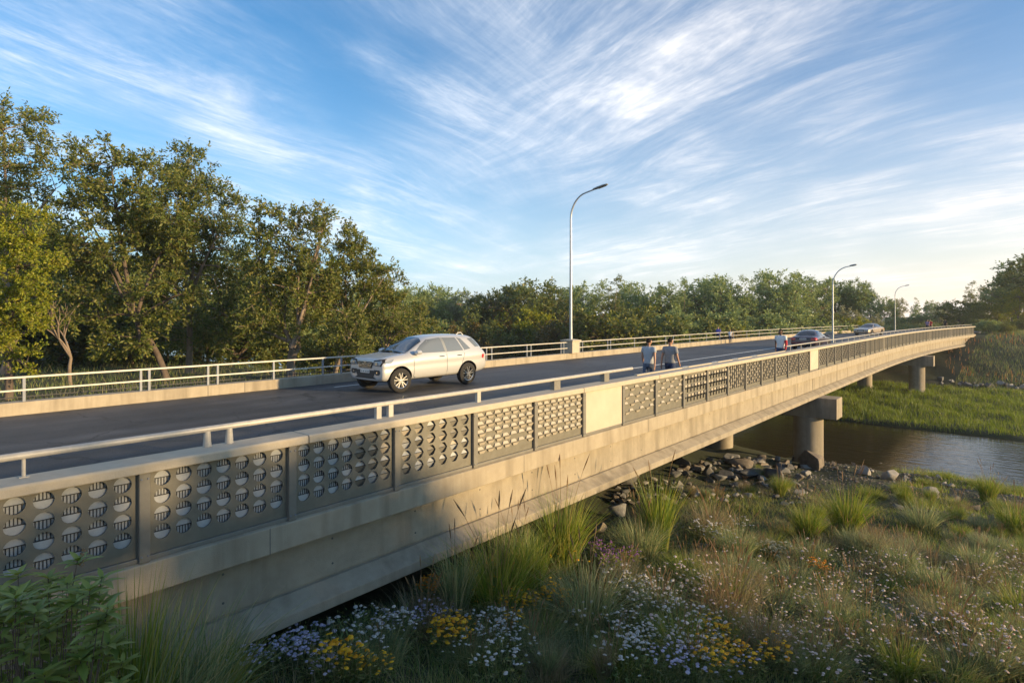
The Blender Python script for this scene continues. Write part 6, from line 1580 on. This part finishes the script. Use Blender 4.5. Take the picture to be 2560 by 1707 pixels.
tint = N(nt, 'ShaderNodeMixRGB', blend_type='MULTIPLY'); tint.inputs['Fac'].default_value = 1; tint.inputs['Color2'].default_value = SKYTINT
nt.links.new(sky.outputs[0], tint.inputs['Color1'])
# the pale, slightly rosy band of air near the horizon, warmer towards the sun
zp = mth('MAXIMUM', sp.outputs['Z'], 0.0)
band = mth('POWER', 2.718, mth('MULTIPLY', zp, -5.3))
dt = mth('ADD', mth('MULTIPLY', sp.outputs['X'], math.sin(SUN_AZ)), mth('MULTIPLY', sp.outputs['Y'], math.cos(SUN_AZ)))
wm = mth('MULTIPLY_ADD', dt, 1.0, .50, clamp=True)
hz = N(nt, 'ShaderNodeMixRGB'); hz.inputs['Color1'].default_value = (4.1, 4.3, 4.65, 1); hz.inputs['Color2'].default_value = (6.9, 5.2, 3.9, 1); nt.links.new(wm, hz.inputs['Fac'])
m1 = N(nt, 'ShaderNodeMixRGB'); nt.links.new(mth('MULTIPLY', band, .92), m1.inputs['Fac']); nt.links.new(tint.outputs[0], m1.inputs['Color1']); nt.links.new(hz.outputs[0], m1.inputs['Color2'])
cc = N(nt, 'ShaderNodeMixRGB'); cc.inputs['Color1'].default_value = (4.8, 5.0, 5.3, 1); cc.inputs['Color2'].default_value = (5.7, 5.2, 4.8, 1); nt.links.new(wm, cc.inputs['Fac'])
mx = N(nt, 'ShaderNodeMixRGB'); nt.links.new(cl, mx.inputs['Fac']); nt.links.new(m1.outputs[0], mx.inputs['Color1']); nt.links.new(cc.outputs[0], mx.inputs['Color2'])
nt.links.new(mx.outputs[0], bg.inputs['Color'])

cd = bpy.data.cameras.new('camera'); cam = bpy.data.objects.new('camera', cd); col.objects.link(cam)
cam.location = (0, 0, EYE); cam.rotation_euler = (R(90), 0, TH)
cd.sensor_width = 36; cd.lens = 36 * FPX / 2560; cd.shift_y = -(853.5 - HY) / 2560
cd.clip_start = .05; cd.clip_end = 5000
scene.camera = cam
vs = scene.view_settings; vs.view_transform = 'Standard'; vs.look = 'None'; vs.gamma = 1.0; vs.exposure = .68
scene.cycles.max_bounces = 8; scene.cycles.transparent_max_bounces = 8; scene.cycles.use_denoising = True
scene.cycles.use_adaptive_sampling = True

hb = MB(); hb.box(-300, 90, -80, 420, -8.5, 22)
m = bpy.data.materials.new('haze_air'); m.use_nodes = True; nt = m.node_tree; nt.nodes.clear()
vo = N(nt, 'ShaderNodeVolumePrincipled'); vo.inputs['Density'].default_value = HAZE; vo.inputs['Color'].default_value = (.93, .95, 1, 1); vo.inputs['Anisotropy'].default_value = .35
ou = N(nt, 'ShaderNodeOutputMaterial'); nt.links.new(vo.outputs[0], ou.inputs['Volume'])
tag(hb.build('haze', m), 'thin evening haze over the valley', 'haze', kind='stuff')
